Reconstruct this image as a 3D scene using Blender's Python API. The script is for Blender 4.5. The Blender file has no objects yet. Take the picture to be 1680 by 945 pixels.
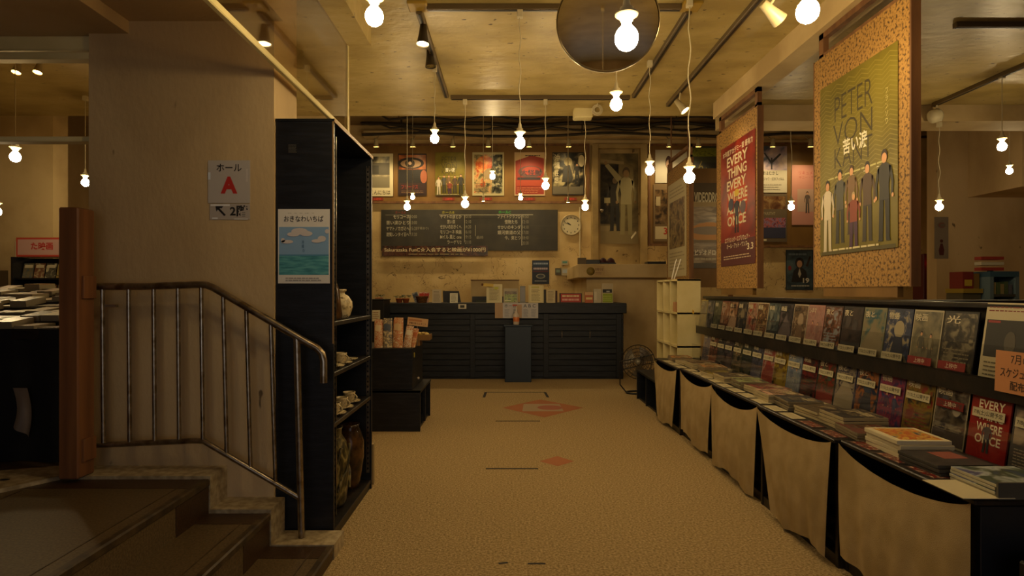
import bpy, math, random
from mathutils import Vector, Matrix
random.seed(7)
S = bpy.context.scene
COL = S.collection
PI = math.pi
R = math.radians
# ---------------------------------------------------------------- camera, light, exposure
F, CX, CY, H = 970.0, 835.0, 478.0, 1.2
cd = bpy.data.cameras.new('camera'); cam = bpy.data.objects.new('camera', cd); COL.objects.link(cam)
cam.location = (0, 0, H); cam.rotation_euler = (PI/2, 0, 0)
cd.sensor_width = 36; cd.lens = 36*F/1680
cd.shift_x = (840-CX)/1680; cd.shift_y = (CY-472.5)/1680
cd.clip_start = .05
S.camera = cam
W = bpy.data.worlds.new('world'); S.world = W; W.use_nodes = True
W.node_tree.nodes['Background'].inputs[0].default_value = (.8, .8, .85, 1)
W.node_tree.nodes['Background'].inputs[1].default_value = .75
S.view_settings.view_transform = 'Standard'; S.view_settings.look = 'None'
S.view_settings.gamma = 1; S.view_settings.use_curve_mapping = False
S.view_settings.exposure = 0.0
S.cycles.use_denoising = True
S.cycles.max_bounces = 7; S.cycles.transparent_max_bounces = 16
S.cycles.sample_clamp_indirect = 3
BULB = 190.0 # radiance of the hanging bulbs
WARM = (1.0, .74, .38)
SPOTW = 30.0           # watt of the little poster spots

def P(px, py, Y): return Vector(((px-CX)/F*Y, Y, H-(py-CY)/F*Y))

# ---------------------------------------------------------------- materials
def lin(h):
    if not isinstance(h, str): return tuple(h)+(1,)
    c = [int(h[i:i+2], 16)/255 for i in (0, 2, 4)]
    return tuple((x/12.92 if x <= .04045 else ((x+.055)/1.055)**2.4) for x in c)+(1,)
_M = {}
def nodes(m):
    m.use_nodes = True; nt = m.node_tree
    return nt, nt.nodes['Principled BSDF'], nt.nodes, nt.links
def flat(c, rough=.6, metal=0, emit=0, spec=.5):
    k = ('f', c, rough, metal, emit)
    if k in _M: return _M[k]
    m = bpy.data.materials.new('paint_'+str(c)); nt, b, N, L = nodes(m)
    b.inputs['Base Color'].default_value = lin(c); b.inputs['Roughness'].default_value = rough
    b.inputs['Metallic'].default_value = metal
    b.inputs['Specular IOR Level'].default_value = spec
    if emit:
        b.inputs['Emission Color'].default_value = lin(c); b.inputs['Emission Strength'].default_value = emit
    _M[k] = m; return m
def ramp(N, cols, pos=None, const=False):
    r = N.new('ShaderNodeValToRGB'); e = r.color_ramp.elements
    n = len(cols); pos = pos or [.36+.28*i/(n-1) for i in range(n)]
    while len(e) < n: e.new(.5)
    for i, (c, p) in enumerate(zip(cols, pos)): e[i].position = p
    for i, c in enumerate(cols): e[i].color = lin(c)
    if const: r.color_ramp.interpolation = 'CONSTANT'
    return r
def noisy(name, cols, scale=5, stretch=(1, 1, 1), rough=.7, bump=0, bscale=None, pos=None, metal=0, detail=5, spots=None, spec=.4, dist=0):
    if name in _M: return _M[name]
    m = bpy.data.materials.new(name); nt, b, N, L = nodes(m)
    tc = N.new('ShaderNodeTexCoord'); mp = N.new('ShaderNodeMapping'); mp.inputs['Scale'].default_value = stretch
    L.new(tc.outputs['Object'], mp.inputs[0])
    nz = N.new('ShaderNodeTexNoise'); nz.inputs['Scale'].default_value = scale; nz.inputs['Detail'].default_value = detail
    nz.inputs['Distortion'].default_value = dist
    L.new(mp.outputs[0], nz.inputs['Vector'])
    r = ramp(N, cols, pos); L.new(nz.outputs['Fac'], r.inputs[0]); out = r.outputs[0]
    if spots:      # (colour, scale, threshold)
        n2 = N.new('ShaderNodeTexNoise'); n2.inputs['Scale'].default_value = spots[1]; n2.inputs['Detail'].default_value = 3
        L.new(mp.outputs[0], n2.inputs['Vector'])
        r2 = ramp(N, ('000000', 'ffffff'), (spots[2], spots[2]+.03)); L.new(n2.outputs['Fac'], r2.inputs[0])
        mx = N.new('ShaderNodeMix'); mx.data_type = 'RGBA'
        L.new(r2.outputs[0], mx.inputs[0]); L.new(out, mx.inputs[6]); mx.inputs[7].default_value = lin(spots[0]); out = mx.outputs[2]
    L.new(out, b.inputs['Base Color'])
    b.inputs['Roughness'].default_value = rough; b.inputs['Metallic'].default_value = metal
    b.inputs['Specular IOR Level'].default_value = spec
    if bump:
        bn = N.new('ShaderNodeTexNoise'); bn.inputs['Scale'].default_value = bscale or scale*3; bn.inputs['Detail'].default_value = 4
        L.new(mp.outputs[0], bn.inputs['Vector'])
        bp = N.new('ShaderNodeBump'); bp.inputs['Strength'].default_value = bump; bp.inputs['Distance'].default_value = .02
        L.new(bn.outputs['Fac'], bp.inputs['Height']); L.new(bp.outputs[0], b.inputs['Normal'])
    _M[name] = m; return m
def photo(cols, scale=12, stretch=(1, 1, 1), rough=.35):
    k = ('p', tuple(cols), scale, stretch)
    if k not in _M:
        m = noisy('print_'+'_'.join(cols[:2])+str(len(_M)), cols, scale, stretch, rough, detail=3, dist=.6); _M[k] = m
    return _M[k]
def glass(name='window_glass', tint=(1, 1, 1), rough=.02, refl=1.0):
    if name in _M: return _M[name]
    m = bpy.data.materials.new(name); m.use_nodes = True; N = m.node_tree.nodes; L = m.node_tree.links; N.clear()
    o = N.new('ShaderNodeOutputMaterial'); t = N.new('ShaderNodeBsdfTransparent'); g = N.new('ShaderNodeBsdfGlossy')
    t.inputs[0].default_value = (*tint, 1); g.inputs['Roughness'].default_value = rough
    f = N.new('ShaderNodeLayerWeight'); f.inputs[0].default_value = .5
    pw = N.new('ShaderNodeMath'); pw.operation = 'POWER'; pw.inputs[1].default_value = 4; L.new(f.outputs['Facing'], pw.inputs[0])
    mu = N.new('ShaderNodeMath'); mu.operation = 'MULTIPLY_ADD'; mu.inputs[1].default_value = refl*.8; mu.inputs[2].default_value = .04*refl; L.new(pw.outputs[0], mu.inputs[0])
    x = N.new('ShaderNodeMixShader'); L.new(mu.outputs[0], x.inputs[0]); L.new(t.outputs[0], x.inputs[1]); L.new(g.outputs[0], x.inputs[2])
    L.new(x.outputs[0], o.inputs[0]); _M[name] = m; return m
def scribbled(name, base, ink, zlo, zhi):
    m = noisy(name, base, 2.2, (1, 1, 1), .75, .15, 30)
    nt, b, N, L = nodes(m)
    src = b.inputs['Base Color'].links[0].from_socket
    tc = N.new('ShaderNodeTexCoord'); outs = None
    for sc, seed in ((7, 0), (3.1, 3)):
        mp = N.new('ShaderNodeMapping'); mp.inputs['Location'].default_value = (seed, seed*2, seed); L.new(tc.outputs['Object'], mp.inputs[0])
        nz = N.new('ShaderNodeTexNoise'); nz.inputs['Scale'].default_value = sc; nz.inputs['Detail'].default_value = 2; nz.inputs['Distortion'].default_value = 1.5
        L.new(mp.outputs[0], nz.inputs['Vector'])
        r = ramp(N, ('000000', '000000', 'ffffff', '000000', '000000'), (0, .488, .5, .512, 1)); L.new(nz.outputs['Fac'], r.inputs[0])
        n2 = N.new('ShaderNodeTexNoise'); n2.inputs['Scale'].default_value = 2.6+seed; L.new(mp.outputs[0], n2.inputs['Vector'])
        r2 = ramp(N, ('000000', 'ffffff'), (.5, .56)); L.new(n2.outputs['Fac'], r2.inputs[0])
        mu = N.new('ShaderNodeMath'); mu.operation = 'MULTIPLY'; L.new(r.outputs[0], mu.inputs[0]); L.new(r2.outputs[0], mu.inputs[1])
        if outs:
            a = N.new('ShaderNodeMath'); a.operation = 'MAXIMUM'; L.new(outs, a.inputs[0]); L.new(mu.outputs[0], a.inputs[1]); outs = a.outputs[0]
        else: outs = mu.outputs[0]
    sx = N.new('ShaderNodeSeparateXYZ'); L.new(tc.outputs['Object'], sx.inputs[0])
    g1 = N.new('ShaderNodeMath'); g1.operation = 'GREATER_THAN'; g1.inputs[1].default_value = zlo; L.new(sx.outputs[2], g1.inputs[0])
    g2 = N.new('ShaderNodeMath'); g2.operation = 'LESS_THAN'; g2.inputs[1].default_value = zhi; L.new(sx.outputs[2], g2.inputs[0])
    for g in (g1, g2):
        a = N.new('ShaderNodeMath'); a.operation = 'MULTIPLY'; L.new(outs, a.inputs[0]); L.new(g.outputs[0], a.inputs[1]); outs = a.outputs[0]
    mx = N.new('ShaderNodeMix'); mx.data_type = 'RGBA'; L.new(outs, mx.inputs[0]); L.new(src, mx.inputs[6]); mx.inputs[7].default_value = lin(ink)
    L.new(mx.outputs[2], b.inputs['Base Color']); return m

# ---------------------------------------------------------------- mesh builder
class MB:
    def __init__(s): s.v = []; s.f = []; s.m = []; s.sm = []; s.mats = []
    def mi(s, m):
        if m not in s.mats: s.mats.append(m)
        return s.mats.index(m)
    def add(s, vs, fs, m, smooth=False):
        o = len(s.v); s.v += [tuple(v) for v in vs]; k = s.mi(m)
        for f in fs: s.f.append(tuple(i+o for i in f)); s.m.append(k); s.sm.append(smooth)
    def box(s, x0, x1, y0, y1, z0, z1, m, c=0):
        if x0 > x1: x0, x1 = x1, x0
        if y0 > y1: y0, y1 = y1, y0
        if z0 > z1: z0, z1 = z1, z0
        if not c or c*2.2 > min(x1-x0, y1-y0, z1-z0):
            vs = [(x, y, z) for x in (x0, x1) for y in (y0, y1) for z in (z0, z1)]
            s.add(vs, [(0, 1, 3, 2), (4, 6, 7, 5), (0, 4, 5, 1), (2, 3, 7, 6), (0, 2, 6, 4), (1, 5, 7, 3)], m); return s
        lo = (x0, y0, z0); hi = (x1, y1, z1); vs = []; idx = {}
        for cx in (0, 1):
            for cy in (0, 1):
                for cz in (0, 1):
                    cor = (cx, cy, cz); base = [hi[i] if cor[i] else lo[i] for i in range(3)]
                    for ax in range(3):
                        p = [base[i] + (0 if i == ax else (-c if cor[i] else c)) for i in range(3)]
                        idx[(cor, ax)] = len(vs); vs.append(tuple(p))
        fs = []
        for ax in range(3):
            a, b = [i for i in range(3) if i != ax]
            for e in (0, 1):
                q = []
                for (u, w) in ((0, 0), (1, 0), (1, 1), (0, 1)):
                    cor = [0, 0, 0]; cor[ax] = e; cor[a] = u; cor[b] = w; q.append(idx[(tuple(cor), ax)])
                fs.append(q)
            for u in (0, 1):
                for w in (0, 1):
                    c0 = [0, 0, 0]; c0[a] = u; c0[b] = w; c1 = list(c0); c1[ax] = 1
                    fs.append([idx[(tuple(c0), a)], idx[(tuple(c0), b)], idx[(tuple(c1), b)], idx[(tuple(c1), a)]])
        for cor in {k[0] for k in idx}: fs.append([idx[(cor, 0)], idx[(cor, 1)], idx[(cor, 2)]])
        cen = Vector(((x0+x1)/2, (y0+y1)/2, (z0+z1)/2)); ff = []
        for f in fs:
            p = [Vector(vs[i]) for i in f]; n = (p[1]-p[0]).cross(p[2]-p[0])
            ff.append(f if n.dot(sum(p, Vector())/len(p)-cen) > 0 else f[::-1])
        s.add(vs, ff, m); return s
    def prism(s, pts, z0, z1, m):      # pts: (x, y) outline counter-clockwise
        n = len(pts); vs = [(x, y, z0) for x, y in pts]+[(x, y, z1) for x, y in pts]
        s.add(vs, [tuple(range(n))[::-1], tuple(range(n, 2*n))]+[(i, (i+1) % n, (i+1) % n+n, i+n) for i in range(n)], m); return s
    def prism_y(s, pts, y0, y1, m):    # pts: (x, z)
        n = len(pts); vs = [(x, y0, z) for x, z in pts]+[(x, y1, z) for x, z in pts]
        s.add(vs, [tuple(range(n)), tuple(range(n, 2*n))[::-1]]+[(i+n, (i+1) % n+n, (i+1) % n, i) for i in range(n)], m); return s
    def lathe(s, prof, m, c=(0, 0, 0), n=20, axis=(0, 0, 1), smooth=True):
        q = Vector((0, 0, 1)).rotation_difference(Vector(axis).normalized()); vs = []; fs = []
        for r, z in prof:
            for i in range(n):
                a = 2*PI*i/n; vs.append(Vector(c)+q @ Vector((max(r, 1e-5)*math.cos(a), max(r, 1e-5)*math.sin(a), z)))
        for j in range(len(prof)-1):
            for i in range(n): fs.append((j*n+i, j*n+(i+1) % n, (j+1)*n+(i+1) % n, (j+1)*n+i))
        s.add(vs, fs, m, smooth); return s
    def cyl(s, a, b, r, m, n=12, r2=None):
        a = Vector(a); b = Vector(b); L = (b-a).length; r2 = r if r2 is None else r2
        s.lathe([(0, 0), (r, 0)], m, a, n, b-a, False); s.lathe([(r, 0), (r2, L)], m, a, n, b-a); s.lathe([(r2, L), (0, L)], m, a, n, b-a, False); return s
    def tube(s, pts, r, m, n=8):
        pts = [Vector(p) for p in pts]; vs = []; fs = []; up = None
        for i, p in enumerate(pts):
            d = ((pts[min(i+1, len(pts)-1)]-p).normalized()+(p-pts[max(i-1, 0)]).normalized())
            d = d.normalized() if d.length > 1e-6 else Vector((0, 0, 1))
            if up is None: up = d.orthogonal().normalized()
            up = (up-d*up.dot(d)).normalized(); w = d.cross(up)
            for k in range(n):
                a = 2*PI*k/n; vs.append(p+r*(math.cos(a)*up+math.sin(a)*w))
        for i in range(len(pts)-1):
            for k in range(n): fs.append((i*n+k, i*n+(k+1) % n, (i+1)*n+(k+1) % n, (i+1)*n+k))
        s.add(vs, fs, m, True); s.add(vs[:n], [tuple(range(n))[::-1]], m); s.add(vs[-n:], [tuple(range(n))], m); return s
    def grid(s, fn, nu, nv, m, smooth=True):
        vs = [fn(i/nu, j/nv) for j in range(nv+1) for i in range(nu+1)]
        s.add(vs, [(j*(nu+1)+i, j*(nu+1)+i+1, (j+1)*(nu+1)+i+1, (j+1)*(nu+1)+i) for j in range(nv) for i in range(nu)], m, smooth); return s
    def ball(s, c, r, m, sz=(1, 1, 1), n=12):
        vs = []; fs = []
        k = n//2
        for j in range(k+1):
            t = PI*j/k
            for i in range(n):
                a = 2*PI*i/n; vs.append((c[0]+r*sz[0]*math.sin(t)*math.cos(a), c[1]+r*sz[1]*math.sin(t)*math.sin(a), c[2]-r*sz[2]*math.cos(t)))
        for j in range(k):
            for i in range(n): fs.append((j*n+i, j*n+(i+1) % n, (j+1)*n+(i+1) % n, (j+1)*n+i))
        s.add(vs, fs, m, True); return s
    def build(s, name, parent=None, loc=(0, 0, 0), rot=(0, 0, 0), label=None, cat=None, group=None, kind=None):
        me = bpy.data.meshes.new(name); me.from_pydata(s.v, [], s.f)
        for m in s.mats: me.materials.append(m)
        me.polygons.foreach_set('material_index', s.m); me.polygons.foreach_set('use_smooth', s.sm); me.update()
        o = bpy.data.objects.new(name, me); COL.objects.link(o); o.location = loc; o.rotation_euler = rot
        if parent: o.parent = parent
        tag(o, label, cat, group, kind); return o
def tag(o, label=None, cat=None, group=None, kind=None):
    if label: o['label'] = label
    if cat: o['category'] = cat
    if group: o['group'] = group
    if kind: o['kind'] = kind
    return o
def thing(name, label, cat, loc=(0, 0, 0), rz=0, group=None):
    o = bpy.data.objects.new(name, None); COL.objects.link(o); o.location = loc; o.rotation_euler = (0, 0, rz); o.empty_display_size = .1
    return tag(o, label, cat, group)
def copy_tree(o, loc=None, rot=None, label=None, parent=None):
    c = o.copy(); COL.objects.link(c)
    if parent: c.parent = parent
    if loc is not None: c.location = loc
    if rot is not None: c.rotation_euler = rot
    if label: c['label'] = label
    for ch in list(o.children): copy_tree(ch, parent=c)
    return c

# ---------------------------------------------------------------- flat printed matter
_T = {}
def glyphs(body, bold=0.0):
    k = (body, bold)
    if k in _T: return _T[k]
    cu = bpy.data.curves.new('t', 'FONT'); cu.body = body; cu.size = 1; cu.resolution_u = 3; cu.offset = bold; cu.align_x = 'LEFT'; cu.space_line = 1.05
    ob = bpy.data.objects.new('t', cu); COL.objects.link(ob)
    dg = bpy.context.evaluated_depsgraph_get(); dg.update()
    me = bpy.data.meshes.new_from_object(ob.evaluated_get(dg))
    vs = [(v.co.x, v.co.y) for v in me.vertices]; fs = [tuple(p.vertices) for p in me.polygons]
    bpy.data.objects.remove(ob); bpy.data.curves.remove(cu); bpy.data.meshes.remove(me)
    if vs:
        x0 = min(v[0] for v in vs); x1 = max(v[0] for v in vs); y0 = min(v[1] for v in vs); y1 = max(v[1] for v in vs)
        w = max(x1-x0, 1e-4); h = max(y1-y0, 1e-4); vs = [((x-x0)/w, (y-y0)/h) for x, y in vs]
    else: w = h = 1
    _T[k] = (vs, fs, w/h); return _T[k]
class Art(MB):
    """printed sheet: front faces local -Y, origin at the middle of its bottom edge; u 0..1, v 0..1"""
    def __init__(s, w, h, base='d8d0b8', t=.002, step=.0003):
        super().__init__(); s.w = w; s.h = h; s.k = 0; s.st = step
        s.box(-w/2, w/2, 0, t, 0, h, M(base))
    def y(s): s.k += 1; return -s.st*s.k
    def pt(s, u, v, y): return ((u-.5)*s.w, y, v*s.h)
    def rect(s, u0, v0, u1, v1, m):
        y = s.y(); s.add([s.pt(u0, v0, y), s.pt(u1, v0, y), s.pt(u1, v1, y), s.pt(u0, v1, y)], [(0, 1, 2, 3)], M(m)); return s
    def poly(s, pts, m, y=None):
        y = s.y() if y is None else y; s.add([s.pt(u, v, y) for u, v in pts], [tuple(range(len(pts)))], M(m)); return s
    def ell(s, u, v, ru, rv, m, n=18, y=None):
        return s.poly([(u+ru*math.cos(2*PI*i/n), v+rv*math.sin(2*PI*i/n)) for i in range(n)], m, y)
    def text(s, body, u0, v0, u1, v1, m, bold=0.0, fit=True):
        vs, fs, asp = glyphs(body, bold)
        if not vs: return s
        if not fit:
            w = (v1-v0)*s.h*asp/s.w
            if w < u1-u0: c = (u0+u1)/2; u0, u1 = c-w/2, c+w/2
            else:
                hh = (u1-u0)*s.w/asp/s.h; c = (v0+v1)/2; v0, v1 = c-hh/2, c+hh/2
        y = s.y(); s.add([s.pt(u0+a*(u1-u0), v0+b*(v1-v0), y) for a, b in vs], fs, M(m)); return s
    def lines(s, u0, v0, u1, v1, n, m, frac=.35, jit=.25):
        y = s.y(); d = (v1-v0)/n
        for i in range(n):
            u = u0; v = v1-(i+.8)*d; end = u1-random.random()*jit*(u1-u0)
            while u < end:
                L = min((.05+.12*random.random())*(u1-u0), end-u)
                s.add([s.pt(u, v, y), s.pt(u+L, v, y), s.pt(u+L, v+d*frac, y), s.pt(u, v+d*frac, y)], [(0, 1, 2, 3)], M(m)); u += L+.02*(u1-u0)
        return s
    def person(s, u, v, h, top='303038', legs='202028', skin='b98a64', hair='15100c', wide=1.0, arm=False):
        """standing figure; h as a share of the sheet's height"""
        k = h*s.h/s.w; y = s.y(); y2 = y-s.st*.5
        X = lambda a: u+a*k*wide
        s.poly([(X(-.075), v+.5*h), (X(-.085), v+.02*h), (X(-.1), v), (X(-.02), v), (X(-.012), v+.44*h), (X(.012), v+.44*h), (X(.03), v), (X(.1), v), (X(.085), v+.03*h), (X(.08), v+.5*h)], legs, y)
        s.poly([(X(-.078), v+.45*h), (X(-.07), v+.6*h), (X(-.105), v+.8*h), (X(-.03), v+.85*h), (X(.03), v+.85*h), (X(.105), v+.8*h), (X(.07), v+.6*h), (X(.078), v+.45*h)], top, y2)
        for q in (-1, 1): s.poly([(X(q*.075), v+.81*h), (X(q*.11), v+.79*h), (X(q*.145), v+.63*h), (X(q*.13), v+.47*h), (X(q*.105), v+.47*h), (X(q*.112), v+.62*h), (X(q*.085), v+.72*h)], top, y2)
        s.ell(X(0), v+.925*h, .055*k, .075*h, hair, 14, y); s.ell(X(0), v+.9*h, .044*k, .058*h, skin, 14, y2)
        s.ell(X(-.13), v+.48*h, .02*k, .025*h, skin, 8, y2-s.st*.3); s.ell(X(.13), v+.48*h, .02*k, .025*h, skin, 8, y2-s.st*.3)
        if arm: s.poly([(X(-.12), v+.78*h), (X(-.3), v+1.02*h), (X(-.25), v+1.05*h), (X(-.06), v+.84*h)], top, y2-s.st*.2); s.ell(X(-.29), v+1.06*h, .025*k, .03*h, skin, 8, y2-s.st*.3)
        s.k += 1; return s
def M(x): return flat(x) if isinstance(x, (str, tuple)) else x
def rpx(x0, y0, x1, y1, Y):
    a = P(x0, y1, Y); b = P(x1, y0, Y); return (a.x+b.x)/2, a.z, b.x-a.x, b.z-a.z

# shared materials
PLASTER = noisy('plaster', ('ac9268', 'bca276', 'cab084'), 1.3, (1, 1, .5), .85, .12, 40, spots=('6e5c40', 9, .71))
BACKW = scribbled('scribbled_plaster', ('b59a68', 'c4a974', 'cfb683'), '45351f', 1.2, 2.0)
YWALL = noisy('yellowed_paint', ('a88f60', 'bba273', 'c8b080'), 1.8, (1, 1, 1), .7, .1, 20, spots=('5a3c22', 6, .74))
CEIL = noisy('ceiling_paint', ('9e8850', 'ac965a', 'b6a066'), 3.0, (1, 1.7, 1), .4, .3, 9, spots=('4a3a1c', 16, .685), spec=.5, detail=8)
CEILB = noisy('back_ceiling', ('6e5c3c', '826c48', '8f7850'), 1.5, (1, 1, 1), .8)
CARPET = noisy('carpet', ('8c7750', 'b69c6e', 'd6bc8e'), 90, (1, 1, 1), .95, .8, 160, spec=.1, detail=9, pos=(.3, .5, .7))
STONE = noisy('curb_stone', ('8a7a5c', 'a19070', 'b3a382'), 30, (1, 1, 1), .55, .06, 80)
TERR = noisy('terrazzo_brown', ('44361f', '584830', '6a583c'), 120, (1, 1, 1), .45, .05, 100, pos=(.3, .5, .7))
TERRD = noisy('terrazzo_dark', ('2c1c10', '3a2716', '46301c'), 120, (1, 1, 1), .4, .05, 100, pos=(.3, .5, .7))
NOSE = noisy('nosing', ('2e2214', '3e301c', '4c3c26'), 20, (1, 1, 1), .45)
BLACKW = noisy('black_wood', ('0a0b0e', '101216', '181a20'), 6, (1, 1, 8), .42, .08, 30, spots=('2a2620', 60, .74))
NAVYW = noisy('navy_black_wood', ('0d1016', '14181f', '1c212a'), 5, (1, 1, 10), .5, .15, 12)
TABW = noisy('table_black', ('0e0c0c', '181412', '241c16'), 10, (1, 1, 1), .4, .06, 30)
PART = noisy('particle_board', ('4a3210', '8a6630', 'a47c3e', '92703a'), 62, (1, 1, 1), .65, .2, 60, pos=(.37, .46, .56, .66), detail=4)
TEAK = noisy('orange_wood', ('684a1e', '745424', '7e5c2a'), 3, (1, 1, .3), .5, .04, 30)
BROWNW = noisy('brown_wood', ('5c3c22', '6e4a2a', '7a5432'), 4, (3, 3, .4), .6)
POSTW = noisy('post_wood', ('6a4428', '7a4e2e', '845834'), 3, (6, 6, .4), .45, .04, 40)
STEEL = noisy('worn_steel', ('8a8070', 'a89c88', '7a6a54'), 14, (1, 1, 1), .28, .03, 60, metal=.95)
CLOTH = noisy('calico_cloth', ('a08a60', 'a89268', 'b09a70'), 9, (1, 1, 1), .95, .3, 400, spec=.1)
CREAM = noisy('cream_laminate', ('c8b880', 'd2c28a', 'dacb96'), 3, (1, 1, 1), .5)
WHITEP = flat('d8d4c8', .5); BLK = flat('0c0c0e', .4); GREY = flat('6a665e', .5)
GL = glass('window_glass', (.82, .76, .66), .03, 1.3); ACR = glass('acrylic', (.93, .93, .93), .05, .8)

# ---------------------------------------------------------------- structure
b = MB(); b.box(-7, 8, -2.6, 10.6, -.1, 0, CARPET); b.build('floor', kind='structure')
b = MB(); b.box(-7, 8, -2.6, 5.9, 2.95, 4.1, CEIL); b.build('ceiling', kind='structure')
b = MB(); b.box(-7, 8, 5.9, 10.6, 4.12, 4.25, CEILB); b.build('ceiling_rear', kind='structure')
b = MB(); b.box(-7, 8, 10.4, 10.6, 0, 4.12, BACKW); b.build('wall_back', kind='structure')
b = MB(); b.box(7.8, 8, -2.6, 10.4, 0, 4.12, PLASTER); b.build('wall_right', kind='structure')
b = MB(); b.box(-7, -6.8, -2.6, 10.4, 0, 4.12, PLASTER); b.build('wall_left', kind='structure')
b = MB(); b.box(-6.8, -1.6, -2.6, -2.4, 0, 2.95, PLASTER); b.box(2.2, 7.8, -2.6, -2.4, 0, 2.95, PLASTER); b.box(-1.6, 2.2, -2.6, -2.4, 2.3, 2.95, PLASTER)
b.build('wall_front', kind='structure')
# sign pillar, and the walls of the left-hand shop
b = MB(); b.box(-1.99, -1.113, 2.80, 3.10, 0, 2.95, PLASTER); b.build('wall_pillar', kind='structure')
b = MB(); b.box(-6.8, -4.55, 5.9, 6.1, 0, 4.12, YWALL); b.box(-2.9, -1.64, 5.9, 6.1, 0, 4.12, YWALL); b.build('wall_shop', kind='structure')
b = MB(); b.box(-6.8, -1.99, 2.84, 3.0, 2.42, 2.95, YWALL); b.build('trim_1', kind='structure')
b = MB(); b.box(-1.80, -1.07, -2.4, 2.8, 2.48, 2.95, PLASTER); b.box(-6.8, -1.80, -2.4, 2.84, 2.42, 2.95, PLASTER); b.build('ceiling_over_stairs', kind='structure')
b = MB(); b.box(-1.05, -.90, -2.4, 3.86, 2.80, 2.95, CEIL); b.build('trim_2', kind='structure')
b = MB(); b.box(1.90, 2.06, -2.4, 5.5, 2.80, 2.95, YWALL); b.build('trim_3', kind='structure')
b = MB(); b.box(2.06, 7.8, 5.55, 5.9, 2.80, 2.95, YWALL); b.build('trim_4', kind='structure')
b = MB(); b.box(6.15, 7.8, 8.5, 8.7, 0, 4.12, PLASTER); b.build('wall_toilet', kind='structure')
b = MB(); b.box(6.6, 7.8, 7.6, 8.5, 2.55, 4.12, PLASTER); b.build('trim_5', kind='structure')
# raised shop floor behind the opening, stairs, curb
b = MB(); b.box(-6.8, -1.99, 2.80, 5.9, 0, .36, TERR); b.build('floor_shop', kind='structure')
st = thing('floor_stairs', None, None); st['kind'] = 'structure'
for i, (x, z, xb) in enumerate(((-1.334, .359, -6.8), (-1.062, .207, -1.40), (-.781, .06, -1.13))):
    m = MB(); m.box(xb, x-.03, -2.3, 2.64, 0, z, TERR)
    m.box(xb, x-.03, 2.52, 2.639, z, z+.0015, TERRD)
    if i == 0:
        m.box(-3.6, -1.5, 1.545, 1.55, z, z+.0012, TERRD); m.box(-2.06, -2.055, -2.3, 2.5, z, z+.0012, TERRD)
    m.box(x-.03, x-.006, 2.38, 2.639, 0, z-.03, TERRD); m.box(x-.03, x-.008, -2.3, 2.38, 0, z-.03, TERR)
    m.build('tread', st)
    n = MB(); n.box(x-.035, x, -2.3, 2.64, z-.03, z+.004, NOSE, .006); n.box(x-.085, x-.08, -2.3, 2.64, z, z+.002, NOSE); n.build('nosing', st)
b = MB(); b.prism_y([(-2.0, 0), (-.781, 0), (-.781, .068), (-1.062, .068), (-1.062, .226), (-1.334, .226), (-1.334, .375), (-2.0, .375)], 2.64, 2.80, STONE)
b.build('trim_6', kind='structure')
b = MB(); b.prism([(-3.6, 1.72), (-2.12, 2.46), (-2.0, 2.63), (-2.0, 2.80), (-2.06, 2.81), (-2.32, 2.72), (-3.6, 2.2)], .36, .378, STONE)
b.ball((-2.2, 2.58, .3785), .02, BLK, (1, .7, .1)); b.build('trim_7', kind='structure')
# transom window
w = thing('window_1', None, None); w['kind'] = 'structure'
b = MB(); b.box(-6.8, -1.99, 2.82, 2.9, 2.35, 2.42, CREAM, .006); b.box(-6.8, -1.99, 2.80, 2.86, 2.30, 2.335, CREAM, .004); b.box(-6.8, -1.99, 2.82, 2.88, 1.915, 1.94, CREAM, .004); b.build('window_frame', w)
b = MB(); b.box(-6.8, -1.99, 2.845, 2.853, 1.94, 2.35, GL); b.build('glass_pane', w)
# hanging glass smoke screen
w = thing('window_2', None, None); w['kind'] = 'structure'
b = MB(); b.box(-1.056, -1.048, -2.3, 3.84, 2.24, 2.81, GL); b.build('glass_pane', w)
b = MB(); b.box(-1.066, -1.04, -2.3, 3.86, 2.21, 2.24, CREAM, .004); b.box(-1.062, -1.044, 3.84, 3.86, 2.24, 2.80, CREAM, .003); b.build('window_frame', w)

# mezzanine ledge under the upper door
b = MB(); b.box(1.15, 2.85, 8.75, 10.4, 0, 1.40, YWALL); b.build('wall_low', kind='structure')
b = MB(); b.box(1.02, 2.9, 8.6, 10.4, 1.40, 1.60, YWALL, .008); b.build('trim_8', kind='structure')
# pipes on the back wall
m = MB(); m.box(-2.5, 7, 10.15, 10.39, 3.86, 3.96, YWALL)
m.build('trim_9', kind='structure')
cb = flat('2c2418', .6)
for k, (z, y, r_, lab) in enumerate(((3.86, 10.05, .022, 'thick dark cable lowest along the top of the back wall'), (4.02, 10.0, .03, 'thickest dark pipe running high along the back wall'), (4.07, 9.8, .018, 'thin cable nearest the rear ceiling, sagging in waves'), (3.93, 9.95, .015, 'thin cable looping across the front of the back wall ledge'))):
    m = MB(); pts = []
    for i in range(60):
        x = -2.5+i*.17; pts.append((x, y+.02*math.sin(i*.7+k), z+.03*math.sin(i*.31*(k+1)+k)+(.1 if x < -2.1 and k > 1 else 0)))
    m.tube(pts, r_, cb, 6)
    for i in range(4, 60, 9): m.cyl(pts[i], (pts[i][0], pts[i][1], 4.13), .006, cb, 6)
    m.build('cable_run', label=lab, cat='cable')

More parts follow.
